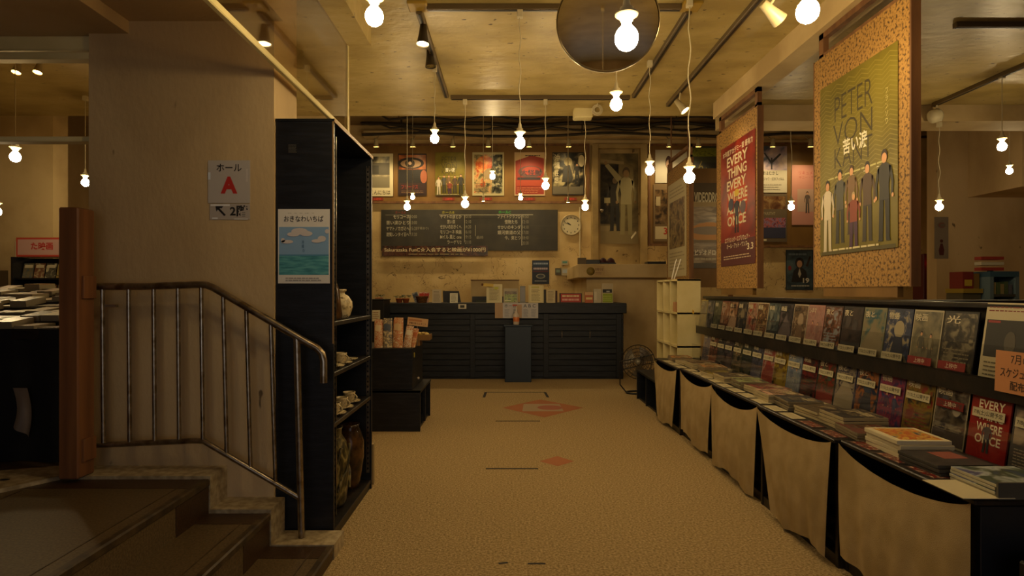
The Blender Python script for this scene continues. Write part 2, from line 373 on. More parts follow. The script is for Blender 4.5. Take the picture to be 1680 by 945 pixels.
# ---------------------------------------------------------------- ceiling tracks, spots, box
trk = flat('5a4828', .5)
def track(x0, x1, y0, y1, lab):
    m = MB(); m.box(x0, x1, y0, y1, 2.915, 2.951, trk, .004)
    if x1-x0 > y1-y0: m.box(x0+.01, x1-.01, (y0+y1)/2-.006, (y0+y1)/2+.006, 2.912, 2.916, BLK)
    else: m.box((x0+x1)/2-.006, (x0+x1)/2+.006, y0+.01, y1-.01, 2.912, 2.916, BLK)
    m.build('lighting_track', label=lab, cat='lighting track', group='lighting tracks on the ceiling')
track(-.575, -.535, 3.65, 5.25, 'dark lighting track on the left of the aisle ceiling, carrying black spots')
track(-.52, 1.08, 5.27, 5.31, 'lighting track crossing the ceiling nearest the back, above the chalkboard')
track(1.09, 1.13, 3.65, 5.25, 'dark lighting track just right of the round mirror')
track(-.5, 1.05, 3.59, 3.63, 'lighting track crossing the ceiling behind the round mirror')
track(1.46, 1.50, .6, 5.5, 'long dark lighting track between round mirror and hanging cork boards')
track(2.9, 6.5, 3.83, 3.87, 'grey lighting track crossing the ceiling right of the large cork board')
track(3.93, 3.97, 1.0, 5.5, 'dark lighting track running away at the far right ceiling')
YT = flat('a08028', .5)
for x, y, l in ((-.555, 3.61, 'left'), (1.11, 3.61, 'right')):
    MB().box(x-.06, x+.06, y-.06, y+.06, 2.93, 2.951, YT, .004).build('track_corner', label='yellowish square track joint at the %s end of the cross track' % l, cat='track joint')

BULBM = bpy.data.materials.new('bulb_glow'); BULBM.use_nodes = True
_n = BULBM.node_tree.nodes; _n['Principled BSDF'].inputs['Emission Color'].default_value = (*WARM, 1); _n['Principled BSDF'].inputs['Emission Strength'].default_value = BULB
SOCK = flat('c8bc98', .5)
def pendant(px, py, Y, ztop, lab, sc=1.0, wav=.0):
    p = P(px, py, Y); t = thing('pendant_lamp', lab, 'pendant lamp', p, 0, 'bare bulbs hanging on cords')
    b = MB(); b.lathe([(r_*sc, z_*sc) for r_, z_ in ((.0005, -.032), (.012, -.0297), (.022, -.0232), (.029, -.0135), (.032, 0), (.031, .010), (.027, .021), (.019, .031), (.013, .038), (.0125, .052))], BULBM, (0, 0, 0), 20)
    b.build('bulb', t)
    s = MB(); s.lathe([(.013, .048), (.019, .05), (.02, .056), (.034, .066), (.035, .071), (.022, .074), (.02, .088), (.012, .094), (.009, .115), (.004, .128), (.001, .13)], SOCK, (0, 0, .048*(sc-1)), 20); s.build('socket', t)
    c = MB(); top = ztop-p.z; pts = []
    n = 16
    for i in range(n+1):
        z = .125+(top-.125)*i/n; a = min(i, n-i, 3)/3
        pts.append((wav*a*math.sin(i*1.3+px), wav*.5*a*math.sin(i*.9), z))
    c.tube(pts, .0032, SOCK, 6); c.build('cord', t)
    h = MB(); h.box(-.018, .018, -.018, .018, top-.045, top+.001, SOCK, .003); h.build('ceiling_hook', t)
    return t
CT = 2.915
for a in ((614, 28, 2.1, 2.951, 'large glowing bare bulb at the top left of the aisle, near the glass screen'),
          (1028, 64, 1.75, 2.951, 'big glowing bare bulb hanging in front of the round mirror', 1.08),
          (1325, 20, 2.6, 2.951, 'big glowing globe bulb beside the top of the large cork board', 1.5),
          (853, 235, 3.61, CT, 'bare bulb on a long cord mid-room, in front of the red poster', 1, .006),
          (713, 228, 4.49, CT, 'bare bulb hanging from the left track beside the black spotlights', 1, .004),
          (1011, 172, 3.2, 2.951, 'bare bulb hanging just below the round mirror'),
          (1131, 292, 3.55, 2.951, 'bare bulb on a wavy cord in front of the narrow angled film sheet', 1, .008),
          (1066, 280, 4.4, CT, 'bare bulb on a cord just right of the upper door', 1, .006),
          (763, 335, 5.29, CT, 'bare bulb hanging above the middle column of the chalkboard', 1, .003),
          (895, 305, 5.29, CT, 'bare bulb between the two rightmost posters of the back row', 1, .003),
          (960, 340, 5.75, 2.951, 'low bare bulb hanging above the wall clock, under the cream ceiling box', 1, .006),
          (668, 340, 6.2, 4.12, 'low bare bulb at the left end of the chalkboard'),
          (808, 290, 6.9, 4.12, 'bare bulb in front of the fourth poster of the back row'),
          (677, 324, 9.2, 4.12, 'small distant bulb just above the left end of the chalkboard'),
          (854, 325, 9.2, 4.12, 'small distant bulb just above the right part of the chalkboard'),
          (1298, 340, 6.3, 4.12, 'bare bulb seen between the two cork boards in front of the pink poster', 1, .008),
          (1541, 340, 5.6, 2.8, 'bare bulb on a wavy cord under the round white ceiling fitting at right', 1, .008),
          (1644, 241, 4.74, 2.951, 'bare bulb at the far right, nearest the picture edge and higher of two'),
          (1656, 281, 6.6, 4.12, 'small bare bulb at the far right, the lower and farther of two'),
          (25, 258, 4.0, 2.951, 'bare bulb over the flyer table seen under the transom glass'),
          (140, 300, 5.3, 2.951, 'bare bulb half hidden by the edge of the sign pillar'),
          (-6, 348, 4.4, 2.951, 'bare bulb cut by the left edge of the picture')):
    pendant(*a)

def spot(loc, aim, mbody, lab, lit=True, size=1.0, watt=SPOTW, stem=None, grp='track spotlights', blend=.8, ang=75):
    t = thing('spotlight', lab, 'spotlight', loc, 0, grp); d = (Vector(aim)-Vector(loc)).normalized()
    b = MB(); b.lathe([(.001, -.075*size), (.02*size, -.075*size), (.024*size, -.03*size), (.034*size, .03*size), (.036*size, .04*size)], mbody, (0, 0, 0), 16, d); b.build('lamp_body', t)
    e = MB(); e.lathe([(.001, .03*size), (.033*size, .034*size)], flat('ffdf9a', .5, 0, 40) if lit else flat('b8a060', .1, .8), (0, 0, 0), 16, d); e.build('lens', t)
    if stem: s = MB(); s.cyl(tuple(-d*.04*size), (Vector(stem)-Vector(loc))[:], .007*size, mbody, 8); s.build('bracket', t)
    if lit and watt:
        ld = bpy.data.lights.new('spot', 'SPOT'); ld.energy = watt; ld.color = (1, .74, .36); ld.spot_size = R(ang); ld.spot_blend = blend; ld.shadow_soft_size = .03
        lo = bpy.data.objects.new('light', ld); COL.objects.link(lo); lo.parent = t; lo.location = d*.05*size; lo.rotation_euler = d.to_track_quat('-Z', 'Y').to_euler()
    return t
DK = flat('2a2016', .4); WB = flat('b0a078', .45)
spot(P(694, 62, 3.75), (-.6, 3.6, 1), DK, 'black track spotlight switched on, left of the aisle', True, 1.1, 8, (-.555, 3.8, 2.915))
spot(P(706, 100, 4.3), (-.45, 4.2, 1), DK, 'black track spotlight switched off, behind the lit one', False, 1.1, 0, (-.555, 4.35, 2.915))
spot(P(1119, 176, 5.1), (1.9, 4.9, 2.2), WB, 'white track spotlight left of the cork boards, beside the bulb cord', True, 1.1, 8, (1.48, 5.1, 2.915))
spot(P(1270, 24, 2.9), (1.95, 3.1, 2.1), WB, 'white track spotlight aimed at the large gold poster', True, 1.1, 10, (1.48, 2.9, 2.915))
# the row of clamp lamps on the back wall
for px, l in ((617, 'leftmost, over the white-framed poster'), (677, 'over the eye poster'), (743, 'over the small gold poster'), (801, 'over the orange painted poster'), (868, 'over the red poster'), (933, 'over the black and white poster'), (1098, 'over the pale portrait poster right of the door'), (1146, 'over the green striped poster'), (1268, 'over the pale poster between the cork boards'), (1330, 'over the pink poster beside the large cork board')):
    p = P(px, 236, 9.95); spot(p, (p.x, 10.05, p.z-.6), WB, 'small clamp lamp over the back wall, '+l, True, 1.25, SPOTW, (p.x, 10.16, p.z+.19), 'clamp lamps over the back wall posters', .9, 130)
for px, l in ((28, 'left'), (63, 'right')):  # lamps added behind the glass in place of two reflected ones
    p = P(px, 113, 4.3); spot(p, (p.x, p.y-.3, p.z-1), WB, 'small lit lamp added as a reflection in the transom glass, %s of two' % l, True, .8, 8, (p.x, p.y, 2.951), 'added lamps for transom glass reflections', .8, 90)
for px, py, l in ((793, 327, 'under the orange painted poster'), (932, 329, 'under the black and white poster')):
    p = P(px, py, 9.6); spot(p, (p.x, 9.6, p.z-1), WB, 'tiny lamp on a rod hanging '+l, True, .8, 3, (p.x, 9.6, 4.12), 'tiny lamps on rods')
t = thing('ceiling_box', 'cream box light hanging under the rear edge of the ceiling', 'ceiling light', P(956, 187, 5.7))
MB().box(-.09, .09, -.06, .06, -.05, .05, CREAM, .01).build('casing', t); MB().cyl((0, 0, .05), (0, 0, 2.951-P(956, 187, 5.7).z), .01, SOCK).build('stem', t)
t = thing('cable_reel', 'small round white coil beside the cream ceiling box', 'cable coil', P(980, 180, 5.5))
m = MB()
for k in range(3): m.tube([(math.cos(a/12*2*PI)*(.03+.01*k), .004*k, math.sin(a/12*2*PI)*(.03+.01*k)) for a in range(13)], .004, SOCK, 6)
m.build('coil', t); MB().cyl((0, 0, .03), (0, 0, 2.951-P(980, 180, 5.5).z), .006, SOCK).build('stem', t)
t = thing('ceiling_fitting', 'round white ceiling fitting hanging at the right, above a wavy cord', 'ceiling fitting', P(1535, 190, 5.45))
m = MB(); m.lathe([(.001, -.05), (.05, -.05), (.062, -.03), (.062, .03), (.04, .05), (.001, .05)], SOCK, (0, 0, 0), 18, (.8, -.2, .25)); m.build('casing', t); MB().cyl((0, 0, .03), (.02, 0, 2.951-P(1535, 190, 5.45).z), .008, SOCK).build('stem', t)
# round mirror
t = thing('round_mirror', 'round convex mirror hanging from the ceiling behind a bulb', 'mirror', P(997, 34, 2.6), 0)
MIR = flat('d0c4b0', .06, 1.0)
m = MB(); rr = .222; prof = [(rr*math.sin(a/10*.5*PI*.5)/math.sin(.25*PI), .018*(1-(math.sin(a/10*.25*PI)/math.sin(.25*PI))**2)) for a in range(11)]
ax = Vector((-.10, -1, .02))
m.lathe(prof, MIR, (0, 0, 0), 48, ax); m.build('mirror_glass', t)
m = MB(); m.lathe([(.001, -.02), (rr, -.02), (rr+.004, -.012), (rr+.004, .004), (rr, .006)], flat('8a7a5a', .3, .7), (0, 0, 0), 48, ax); m.build('rim', t)
m = MB(); m.cyl((0, .02, 0), (0, .12, 2.951-P(997, 34, 2.6).z), .012, DK); m.build('bracket', t)

# ---------------------------------------------------------------- handrail and post
RY = 2.72
t = thing('timber_post', 'orange-brown square timber post at the top of the steps', 'post', (-1.92, 2.63, .378))
x0 = P(95, 0, 2.58).x; x1 = P(128, 0, 2.58).x
MB().box(x0+1.92, x1+1.92, -.05, .055, 0, 1.19, POSTW, .006).build('post_body', t)
MB().box(x1+1.92-.001, x1+1.92+.012, -.03, .05, .79, .89, POSTW, .002).build('bracket_block', t); MB().box(x1+1.92-.001, x1+1.92+.012, -.03, .05, .07, .17, POSTW, .002).build('bracket_block', t)
def rp(x, y): return P(x, y, RY)
t = thing('stair_railing', 'worn steel tube railing beside the steps, fixed to the timber post', 'railing', rp(492, 880))
o0 = Vector(t.location)
def rel(pts): return [Vector(p)-o0 for p in pts]
ptop = [rp(148, 470), rp(240, 470), rp(325, 467), rp(338, 467.5), rp(350, 472), rp(430, 519), rp(505, 563), rp(520, 571), rp(528, 580), rp(531, 592), rp(531, 628)]
MB().tube(rel(ptop), .0165, STEEL, 14).build('handrail', t)
MB().tube(rel([rp(148, 731), rp(322, 723), rp(335, 724), rp(348, 732), rp(494, 818)]), .013, STEEL, 12).build('lower_rail', t)
for (xa, ya, xb_, yb) in ((168, 471, 170, 730), (211, 471, 213, 728), (252, 470, 254, 727), (292, 469, 294, 725), (330, 468, 333, 724), (366, 482, 372, 746), (404, 504, 411, 769), (444, 528, 452, 793)):
    MB().cyl(rp(xa, ya)-o0, rp(xb_, yb)-o0, .0095, STEEL, 10).build('baluster', t)
MB().cyl(rp(487, 553)-o0, rp(495, 880)-o0+Vector((0, 0, -.004)), .0155, STEEL, 14).build('newel', t)
MB().box(0, .055, 0, .02, 0, .012, STEEL).build('latch_tab', t, rp(170, 504)-o0)
for q in ((148, 470), (148, 731)): MB().lathe([(.001, 0), (.03, 0), (.03, .012), (.001, .012)], STEEL, rp(*q)-o0+Vector((-.012, 0, 0)), 16, (1, 0, 0)).build('wall_flange', t)
# sign on the pillar
cx, z, w_, h_ = rpx(341, 333, 410, 263, 2.795); h_ = abs(h_); z = P(0, 333, 2.795).z
a = Art(w_, h_, 'b0a8a0', .001)
a.text('ホール', .2, .74, .8, .92, '151210', .012).text('A', .3, .22, .7, .62, 'b02418', .05).rect(.0, .55, .06, .72, 'c8d0dc').rect(.9, .5, .95, .8, 'bcb4ac')
a.build('wall_sign', None, (cx, 2.797, z), label='white paper sign with a red A and black lettering taped on the pillar', cat='sign')
cx, z, w_, h_ = rpx(343, 360, 409, 334, 2.79); h_ = P(0, 334, 2.79).z-P(0, 360, 2.79).z; z = P(0, 360, 2.79).z
a = Art(w_, h_, 'a89e94', .001)
a.text('2階', .5, .2, .95, .9, '151210', .03)
a.poly([(.14, .85), (.34, .85), (.30, .72), (.24, .72), (.40, .3), (.36, .22), (.2, .64), (.17, .5)], '151210')
a.rect(.02, .86, .5, .97, 'd8d8d8').rect(.06, .02, .2, .14, 'd0d0d0').rect(.6, .0, .95, .06, 'd0d0d0')
a.build('wall_sign', None, (cx, 2.797, z), label='small taped strip with an arrow and 2階 below the red A sign', cat='sign')

# ---------------------------------------------------------------- tall black shelf
t = thing('tall_shelf', 'tall black open shelf against the pillar, holding pottery', 'shelf', (-1.11, 2.815, 0))
SW, SL, SH = .275, .795, 2.01; EDGE = flat('8a6a3a', .5)
m = MB(); m.box(0, SW, 0, .02, 0, SH, BLACKW, .002); m.box(SW-.006, SW+.0008, -.0006, .0018, .95, SH, EDGE); m.build('side_panel', t)
m = MB(); m.box(0, SW, SL-.02, SL, 0, SH, BLACKW, .002); m.build('side_panel', t)
m = MB(); m.box(0, .012, .02, SL-.02, 0, SH, BLACKW); m.build('back_panel', t)
m = MB(); m.box(0, SW+.004, -.003, SL+.003, SH, SH+.012, BLACKW); m.box(SW+.002, SW+.006, -.003, SL+.003, SH-.004, SH+.013, EDGE); m.build('top_board', t)
SZ = (.055, .565, .81, 1.055)
for z in SZ: MB().box(.012, SW-.004, .02, SL-.02, z-.022, z, TABW, .002).build('shelf_board', t)
for y in (.05, SL-.06):
    m = MB(); m.box(SW-.03, SW-.012, y+.036, y+.04, .1, SH-.05, STEEL)
    for k in range(60): m.box(SW-.026, SW-.016, y+.034, y+.0362, .12+k*.031, .132+k*.031, BLK)
    m.build('shelf_rail', t)
MB().box(.0, SW-.01, .02, SL-.02, 0, .033, BLACKW).build('plinth', t)
def sp(x, y, z): return (-1.11+x, 2.815+y, z+.0005)
GLZ = noisy('pale_glaze', ('8a7850', 'b8a57a', 'd0c098', '4a3a28'), 30, (1, 1, 1), .25, pos=(.35, .45, .58, .66))
BRG = noisy('brown_glaze', ('1c120a', '3a2614', '5a3c1c'), 12, (1, 1, 1), .18, .1, 20)
OLV = noisy('carved_glaze', ('1e1a10', '4a4226', '8a7a4a'), 16, (1, 1, .5), .3, .9, 14, dist=2.5)
m = MB(); m.lathe([(.001, 0), (.035, 0), (.05, .02), (.062, .06), (.06, .09), (.04, .12), (.022, .13), (.022, .142), (.03, .146), (.031, .155), (.024, .156), (.02, .145), (.001, .14)], GLZ)
m.build('vase', None, sp(.215, .33, SZ[3]), label='round pale patterned pottery vase on the upper shelf board', cat='vase')
m = MB(); m.lathe([(.001, 0), (.045, 0), (.05, .02), (.036, .15), (.018, .2), (.016, .24), (.02, .25), (.001, .25)], BRG)
m.build('vase', None, sp(.205, .215, SZ[3]), label='tall dark bottle vase behind the shelf edge beside the pale vase', cat='vase')
def cup(loc, lab, rz=0):
    t = thing('teacup', lab, 'cup', loc, rz, 'patterned pottery cups on the shelf')
    MB().lathe([(.001, 0), (.018, 0), (.02, .004), (.03, .02), (.034, .045), (.035, .058), (.032, .058), (.03, .045), (.026, .02), (.001, .008)], GLZ).build('cup_body', t)
    MB().tube([(.032+.022*math.sin(a/8*PI), 0, .012+.036*a/8) for a in range(9)], .0045, GLZ, 6).build('handle', t); return t
def saucer(loc, lab):
    MB().lathe([(.001, 0), (.03, 0), (.034, .003), (.062, .012), (.064, .015), (.06, .015), (.03, .006), (.001, .005)], GLZ, n=24).build('saucer', None, loc, label=lab, cat='saucer', group='pottery saucers on the shelf')
for x, y, z, l in ((.212, .33, SZ[2], 'on the shelf board under the pale vase'), (.20, .55, SZ[1], 'farthest of the three on the board above the jars'), (.205, .38, SZ[1], 'middle of the three on the board above the jars'), (.21, .22, SZ[1], 'nearest of the three on the board above the jars')):
    saucer(sp(x, y, z), 'patterned pottery saucer '+l); cup(sp(x, y, z+.0055), 'patterned pottery cup on a saucer, '+l, -.4)
saucer(sp(.21, .19, SZ[2]), 'empty saucer nearest the shelf end, in front of the upper cup')
saucer(sp(.20, .49, SZ[2]), 'empty saucer behind the cup on the upper cup board')
m = MB(); m.lathe([(.001, 0), (.07, 0), (.085, .03), (.10, .16), (.10, .26), (.085, .34), (.06, .38), (.06, .41), (.068, .42), (.06, .42), (.05, .38), (.001, .36)], OLV, n=28)
for k in range(7):
    a0 = k*.9; m.tube([(.105*math.cos(a0+.16*j)*(.98-.004*j), .105*math.sin(a0+.16*j)*(.98-.004*j), .1+.03*j+.02*math.sin(j*1.2+k)) for j in range(8)], .008, OLV, 6)
m.build('pottery_jar', None, sp(.155, .34, SZ[0]), label='large olive jar carved with swirls at the bottom front of the shelf', cat='jar')
m = MB(); m.lathe([(.001, 0), (.06, 0), (.075, .05), (.09, .2), (.088, .32), (.07, .38), (.062, .40), (.068, .43), (.058, .43), (.001, .40)], BRG, n=28)
m.build('pottery_jar', None, sp(.16, .14, SZ[0]), label='dark wide-mouthed jar half hidden behind the end of the shelf, beside the carved jar', cat='jar')
m = MB(); m.lathe([(.001, 0), (.05, 0), (.06, .04), (.08, .18), (.08, .27), (.06, .33), (.05, .35), (.055, .37), (.048, .37), (.001, .34)], BRG, n=28)
m.build('pottery_jar', None, sp(.18, .645, SZ[0]), label='glossy brown jar farthest back on the bottom of the shelf', cat='jar')
# sea poster on the shelf end
cx, z, w_, h_ = rpx(456, 343, 541, 465, 2.812)
SEA = noisy('sea_print', ('3a7a86', '4e96a0', '66a8ac'), 14, (1, 1, 8), .35)
a = Art(w_, h_, 'd8d4cc', .001)
a.rect(.02, .115, .98, .76, '7fa3c8').rect(.02, .115, .98, .38, SEA).rect(.02, .37, .98, .39, '4f86a8')
for (u, v, ru, rv) in ((.3, .66, .12, .03), (.42, .7, .16, .045), (.55, .67, .12, .035), (.1, .58, .12, .03), (.18, .56, .12, .025), (.85, .6, .15, .04), (.75, .57, .1, .025), (.95, .7, .1, .03)): a.ell(u, v, ru if u+ru < .98 and u-ru > .02 else .08 if .1 < u < .9 else .04, rv, 'c9c2c0', 16, -.0026-.00002*ru*100)
a.k = 7
a.text('おきなわいちば', .12, .83, .88, .91, '26221e', .004).text('日 々 を 味 う', .2, .94, .7, .95, '6a6a68').text('沖\n縄\n の', .46, .42, .52, .58, '4a6e90').lines(.15, .03, .85, .09, 2, '8a8680')
a.build('sea_poster', None, (cx, 2.8125, z), label='poster of blue sky and turquoise sea on the black shelf end', cat='poster')
a = Art(.05, .05, BLACKW, .0006); a.lines(.1, .1, .9, .9, 7, '5a564a'); a.build('old_sticker', None, (P(480, 0, 2.812).x, 2.8135, P(0, 252, 2.812).z), label='faded torn sticker high on the black shelf end', cat='sticker')
m = MB(); m.prism([(-.045, -.03), (.045, -.03), (.04, .03), (-.04, .03)], 0, .25, flat('a08a60', .8)); m.build('paper_bag', None, (-.885, 3.70, 0), label='pale paper bag standing on the carpet at the far end of the shelf', cat='bag')

# ---------------------------------------------------------------- shop on the left
t = thing('flyer_table', 'long table under a black cloth heaped with flyers in the left shop', 'table', (-3.2, 3.42, .36))
m = MB()
for k in range(7): m.box(-2.4, 1.1, -.5+.17*k, -.33+.17*k, .60, .65+.032*k, TABW, .003)
m.build('tabletop', t)
def drape(u, v): x = -2.4+3.5*u; return (x, -.505-.015*math.sin(u*60)-.01*v, .65*(1-v)+.004)
MB().grid(drape, 80, 6, flat('08080a', .9)).build('tablecloth', t)
MB().box(-2.3, 1.05, -.45, .7, 0, .6, BLK).build('storage_box', t)
random.seed(3)
cols = ['a89c7a', 'b09870', '6a6048', '6e4a34', '3a3a34', 'c0b694', '804c24', '4a5458', '2e2a26', '988b68', 'a08848']
protos = []
for i, c in enumerate(cols):
    a = MB(); a.box(-.09, .09, -.12, .12, 0, .02, flat('8a7e62')); a.box(-.088, .088, -.118, .118, .0201, .0215, photo([c, cols[(i*3+1) % 11], cols[(i*5+2) % 11]], 18)); protos.append(a)
names = {}
for r_ in range(7):
    for k in range(27):
        i = random.randrange(11); zz = 1.0105+.002
        if i not in names:
            o = protos[i].build('flyer_stack', label='small stacks of assorted flyers heaped on the black table in the left shop', cat='flyer stack', group='flyer stacks on the left shop table'); names[i] = o
        else: o = names[i].copy(); COL.objects.link(o)
        rx = random.uniform(0, .2); o.location = (-2.18-.112*k-.004*random.random(), 3.005+.17*r_, 1.0115+.032*r_+.073*math.sin(rx)); o.rotation_euler = (rx, 0, random.uniform(-.07, .07)); o.scale = (.54, .6, .3+random.random()**2*1.9)
for px0, px1, y0, y1, Y, l in ((14, 38, 480, 500, 4.06, 'left'), (50, 74, 466, 487, 4.07, 'right')):
    cx, z, w_, h_ = rpx(px0, y0, px1, y1, Y); h_ = z+h_-1.203; z = 1.203
    a = Art(w_, h_, 'e0d6b4', .003); a.lines(.15, .2, .85, .85, 4, '8a8068')
    a.build('price_card', None, (cx, Y, z), (-.2, 0, 0), label='cream card standing among the flyers, the %s one' % l, cat='card')
t = thing('magazine_rack', 'wall rack of leaflets with a red-lettered box on top in the left shop', 'rack', (P(75, 0, 5.6).x, 5.6, .36))
m = MB(); 
for zz in (.55, .75, .95): m.box(-.22, .22, -.1, .1, zz, zz+.015, BLK)
m.box(-.23, -.215, -.12, .15, 0, 1.16, BLK); m.box(.215, .23, -.12, .15, 0, 1.16, BLK); m.box(-.22, .22, .13, .15, 0, 1.16, BLK); m.build('frame', t)
random.seed(5)
for r_ in range(3):
    for k in range(4):
        a = Art(.095, .14, photo([random.choice(cols), random.choice(cols), random.choice(cols)], 20), .004); a.rect(.1, .7, .9, .9, random.choice(('c8bc9a', '8a2418', '2a3a4a'))).build('leaflet', t, (-.16+.107*k, -.02, .567+.2*r_), (-.2, 0, 0))
a = Art(.46, .18, 'a83a2a', .16); a.rect(.03, .1, .97, .9, 'b08a80').text('た映画', .3, .35, .75, .75, 'a02018', .03); a.build('header_box', t, (0, -.06, 1.165))
a = Art(.14, .1, 'b8a988', .001); a.lines(.1, .1, .9, .9, 4, '6a5c44'); a.build('wall_note', None, (P(32, 0, 5.88).x, 5.895, P(0, 450, 5.88).z), (0, .6, 0), label='small tilted paper note on the shop wall at left', cat='note')
a = Art(.16, .22, 'c0b090', .001); a.lines(.1, .1, .9, .9, 6, '6a5c44'); a.build('wall_note', None, (P(36, 0, 5.88).x, 5.895, P(0, 432, 5.88).z), label='upright notice on the shop wall above the tilted note', cat='note')
a = Art(.12, .16, '5a4a34', .001); a.build('wall_note', None, (P(-2, 0, 5.88).x+.02, 5.895, P(0, 470, 5.88).z), label='dark small notice on the shop wall at the picture edge', cat='note')
m = MB(); m.grid(lambda u, v: (-.04+.07*u+.02*math.sin(v*3), -.012*math.sin(u*6)*v, .19*(1-v)-.05*u*v), 8, 8, flat('7a6a58', .5)); m.build('plastic_bag', None, (P(36, 0, 2.89).x, 2.885, P(0, 700, 2.89).z), label='crumpled pale plastic bag hanging by the black cloth', cat='bag')

# ---------------------------------------------------------------- counter
t = thing('service_counter', 'long dark boarded service counter at the back of the room', 'counter', (-.3, 8.1, 0))
X0, X1 = -3.2, 1.88
MB().box(X0, P(1023, 0, 8.08).x+.3, 0, .62, .0, .90, NAVYW).build('carcass', t)
m = MB()
for k in range(11): m.box(X0, P(1023, 0, 8.08).x+.3, -.018, .0, .03+k*.079, .03+k*.079+.073, NAVYW, .004)
m.build('plank_front', t)
for px in (775, 896, 1016): x = P(px, 0, 8.05).x+.3; MB().box(x-.035, x+.035, -.034, -.018, .02, .895, NAVYW, .004).build('batten', t)
MB().box(X0, P(1028, 0, 8.05).x+.3, -.06, .66, .90, 1.04, NAVYW, .008).build('countertop', t)
for px in (922, 968):
    x = P(px, 0, 8.05).x+.3; m = MB(); m.tube([(x, -.02, .66), (x, -.05, .655), (x, -.055, .6), (x, -.04, .57)], .006, STEEL, 8); m.build('hook', t)
CZ = 1.0405; CYF = 8.12
t = thing('pedestal', 'narrow dark blue box pedestal standing against the counter front', 'pedestal', (P(850, 0, 7.82).x, 7.90, 0))
MB().box(-.175, .175, -.1, .15, 0, .735, flat('1c2a38', .45), .006).build('pedestal_body', t); MB().box(-.19, .19, -.115, .155, .735, .755, flat('1c2a38', .4), .004).build('top_board', t)
t = thing('sanitizer_bottle', 'pump bottle standing on the dark blue pedestal', 'bottle', (P(847, 0, 7.82).x, 7.88, .7555))
MB().lathe([(.001, 0), (.04, 0), (.042, .01), (.042, .13), (.02, .16), (.018, .18), (.001, .18)], flat('c0b0a0', .2)).build('bottle_body', t)
MB().lathe([(.041, .04), (.043, .045), (.043, .1), (.041, .105)], flat('c87038', .4)).build('wrap_label', t); MB().cyl((0, 0, .18), (0, 0, .26), .008, WHITEP).box(-.05, .01, -.01, .01, .25, .27, flat('a83a20')).build('pump', t)
cx, z, w_, h_ = rpx(812, 497, 883, 522, 8.03)
a = Art(w_, h_, 'b8b4b4', .001)
a.rect(.0, 0, .18, 1, 'a88a68').rect(.48, 0, .62, .9, 'b09070')
for u, s_ in ((.22, 'ホール'), (.66, 'A B C')): a.text(s_, u, .7, u+.28, .92, '3a4250', .01)
for u in (.22, .42, .66, .84): a.lines(u, .1, u+.12, .62, 6, '6a7080')
a.build('counter_notice', None, (cx, 8.035, z), label='white and tan notice sheets taped over the counter front', cat='notice')
cx, z, w_, h_ = rpx(752, 499, 765, 506.5, 8.03); a = Art(w_, h_, 'c8c0a8', .012); a.rect(.22, .2, .78, .8, '2a2c2a').build('digital_thermometer', None, (cx, 8.0265, z), label='small white digital thermometer fixed to the counter edge', cat='thermometer')

def card(px0, py0, px1, py1, Y, name, label, cat, base, draw=None, t=.006, tilt=-.12, z=CZ):
    cx, _, w_, _ = rpx(px0, py0, px1, py1, Y); h_ = P(0, py0, Y).z-z
    a = Art(w_, h_, base, t)
    if draw: draw(a)
    return a.build(name, None, (cx, Y, z), (tilt, 0, 0), label=label, cat=cat)
txt = lambda n=8, c='6a5c44': (lambda a: a.lines(.14, .1, .86, .9, n, c))
card(709, 475, 724, 497, 8.2, 'menu_card', 'white printed card in a stand at the left of the counter', 'card', 'b8aa90', txt(9))
t = thing('tablet_screen', 'black tilted tablet display on the counter behind a white card', 'tablet', (P(741, 0, 8.3).x, 8.3, CZ))
m = MB(); m.prism_y([(-.12, .005), (.13, .005), (.10, .165), (-.125, .165)], 0, .02, BLK); m.build('screen', t); MB().box(-.06, .06, .02, .12, 0, .01, BLK).build('stand', t)
card(738, 481, 751, 497, 8.22, 'menu_card', 'small white card leaning in front of the black tablet', 'card', 'd8d2b8', txt(7))
t = thing('cream_cabinet', 'low cream cabinet with a black panel as shelf shade behind the counter', 'cabinet', (P(812, 0, 9.3).x, 9.35, 0))
m = MB(); m.box(-.38, .38, 0, .4, 0, 1.37, YWALL, .004); m.box(-.385, .385, -.01, .41, 1.37, 1.385, BROWNW); m.build('cabinet_body', t)
MB().box(-.36, .2, -.004, 0, 1.0, 1.12, BLK).build('opening_shade_panel', t); MB().box(-.3, .0, -.03, -.004, 1.0, 1.06, flat('3a4238')).build('stacked_papers', t)  # black slab on the solid front stands for shade inside an open shelf
card(798, 466, 824, 497, 8.22, 'menu_board', 'cream price menu standing on the counter left of the green card', 'menu', 'd2c69a', lambda a: (a.rect(.15, .12, .85, .9, 'c4b88a'), a.lines(.2, .15, .8, .75, 9, '6e6240'), a.rect(.5, .72, .75, .85, 'b8b83a')))
m = MB(); m.box(-.07, .07, -.004, .0, 0, .04, flat('c8a830', .4)); m.ball((-.085, 0, .02), .018, BROWNW); m.build('yellow_tag', None, (P(801, 0, 8.2).x, 8.205, P(0, 470, 8.2).z), (0, .08, 0), label='yellow tag clipped over the top of the left price menu', cat='tag')
GRN = photo(['4a5a20', '7a8a30', 'a8b060', '2a3412'], 30)
card(826, 473, 850, 497, 8.24, 'photo_card', 'card with a green vegetable photograph in the middle of the counter', 'card', 'a89c80', lambda a: (a.rect(.08, .05, .92, .6, GRN), a.rect(.08, .6, .92, .8, photo(['6a4a30', '7a6a4a', '4a3a28'], 20)), a.rect(.1, .12, .5, .17, 'e8e0b0')))
card(853, 469, 862, 495, 8.3, 'card_reader', 'upright grey payment terminal on the counter', 'terminal', '808080', lambda a: a.rect(.1, .1, .9, .9, '8c8c90'), .03)
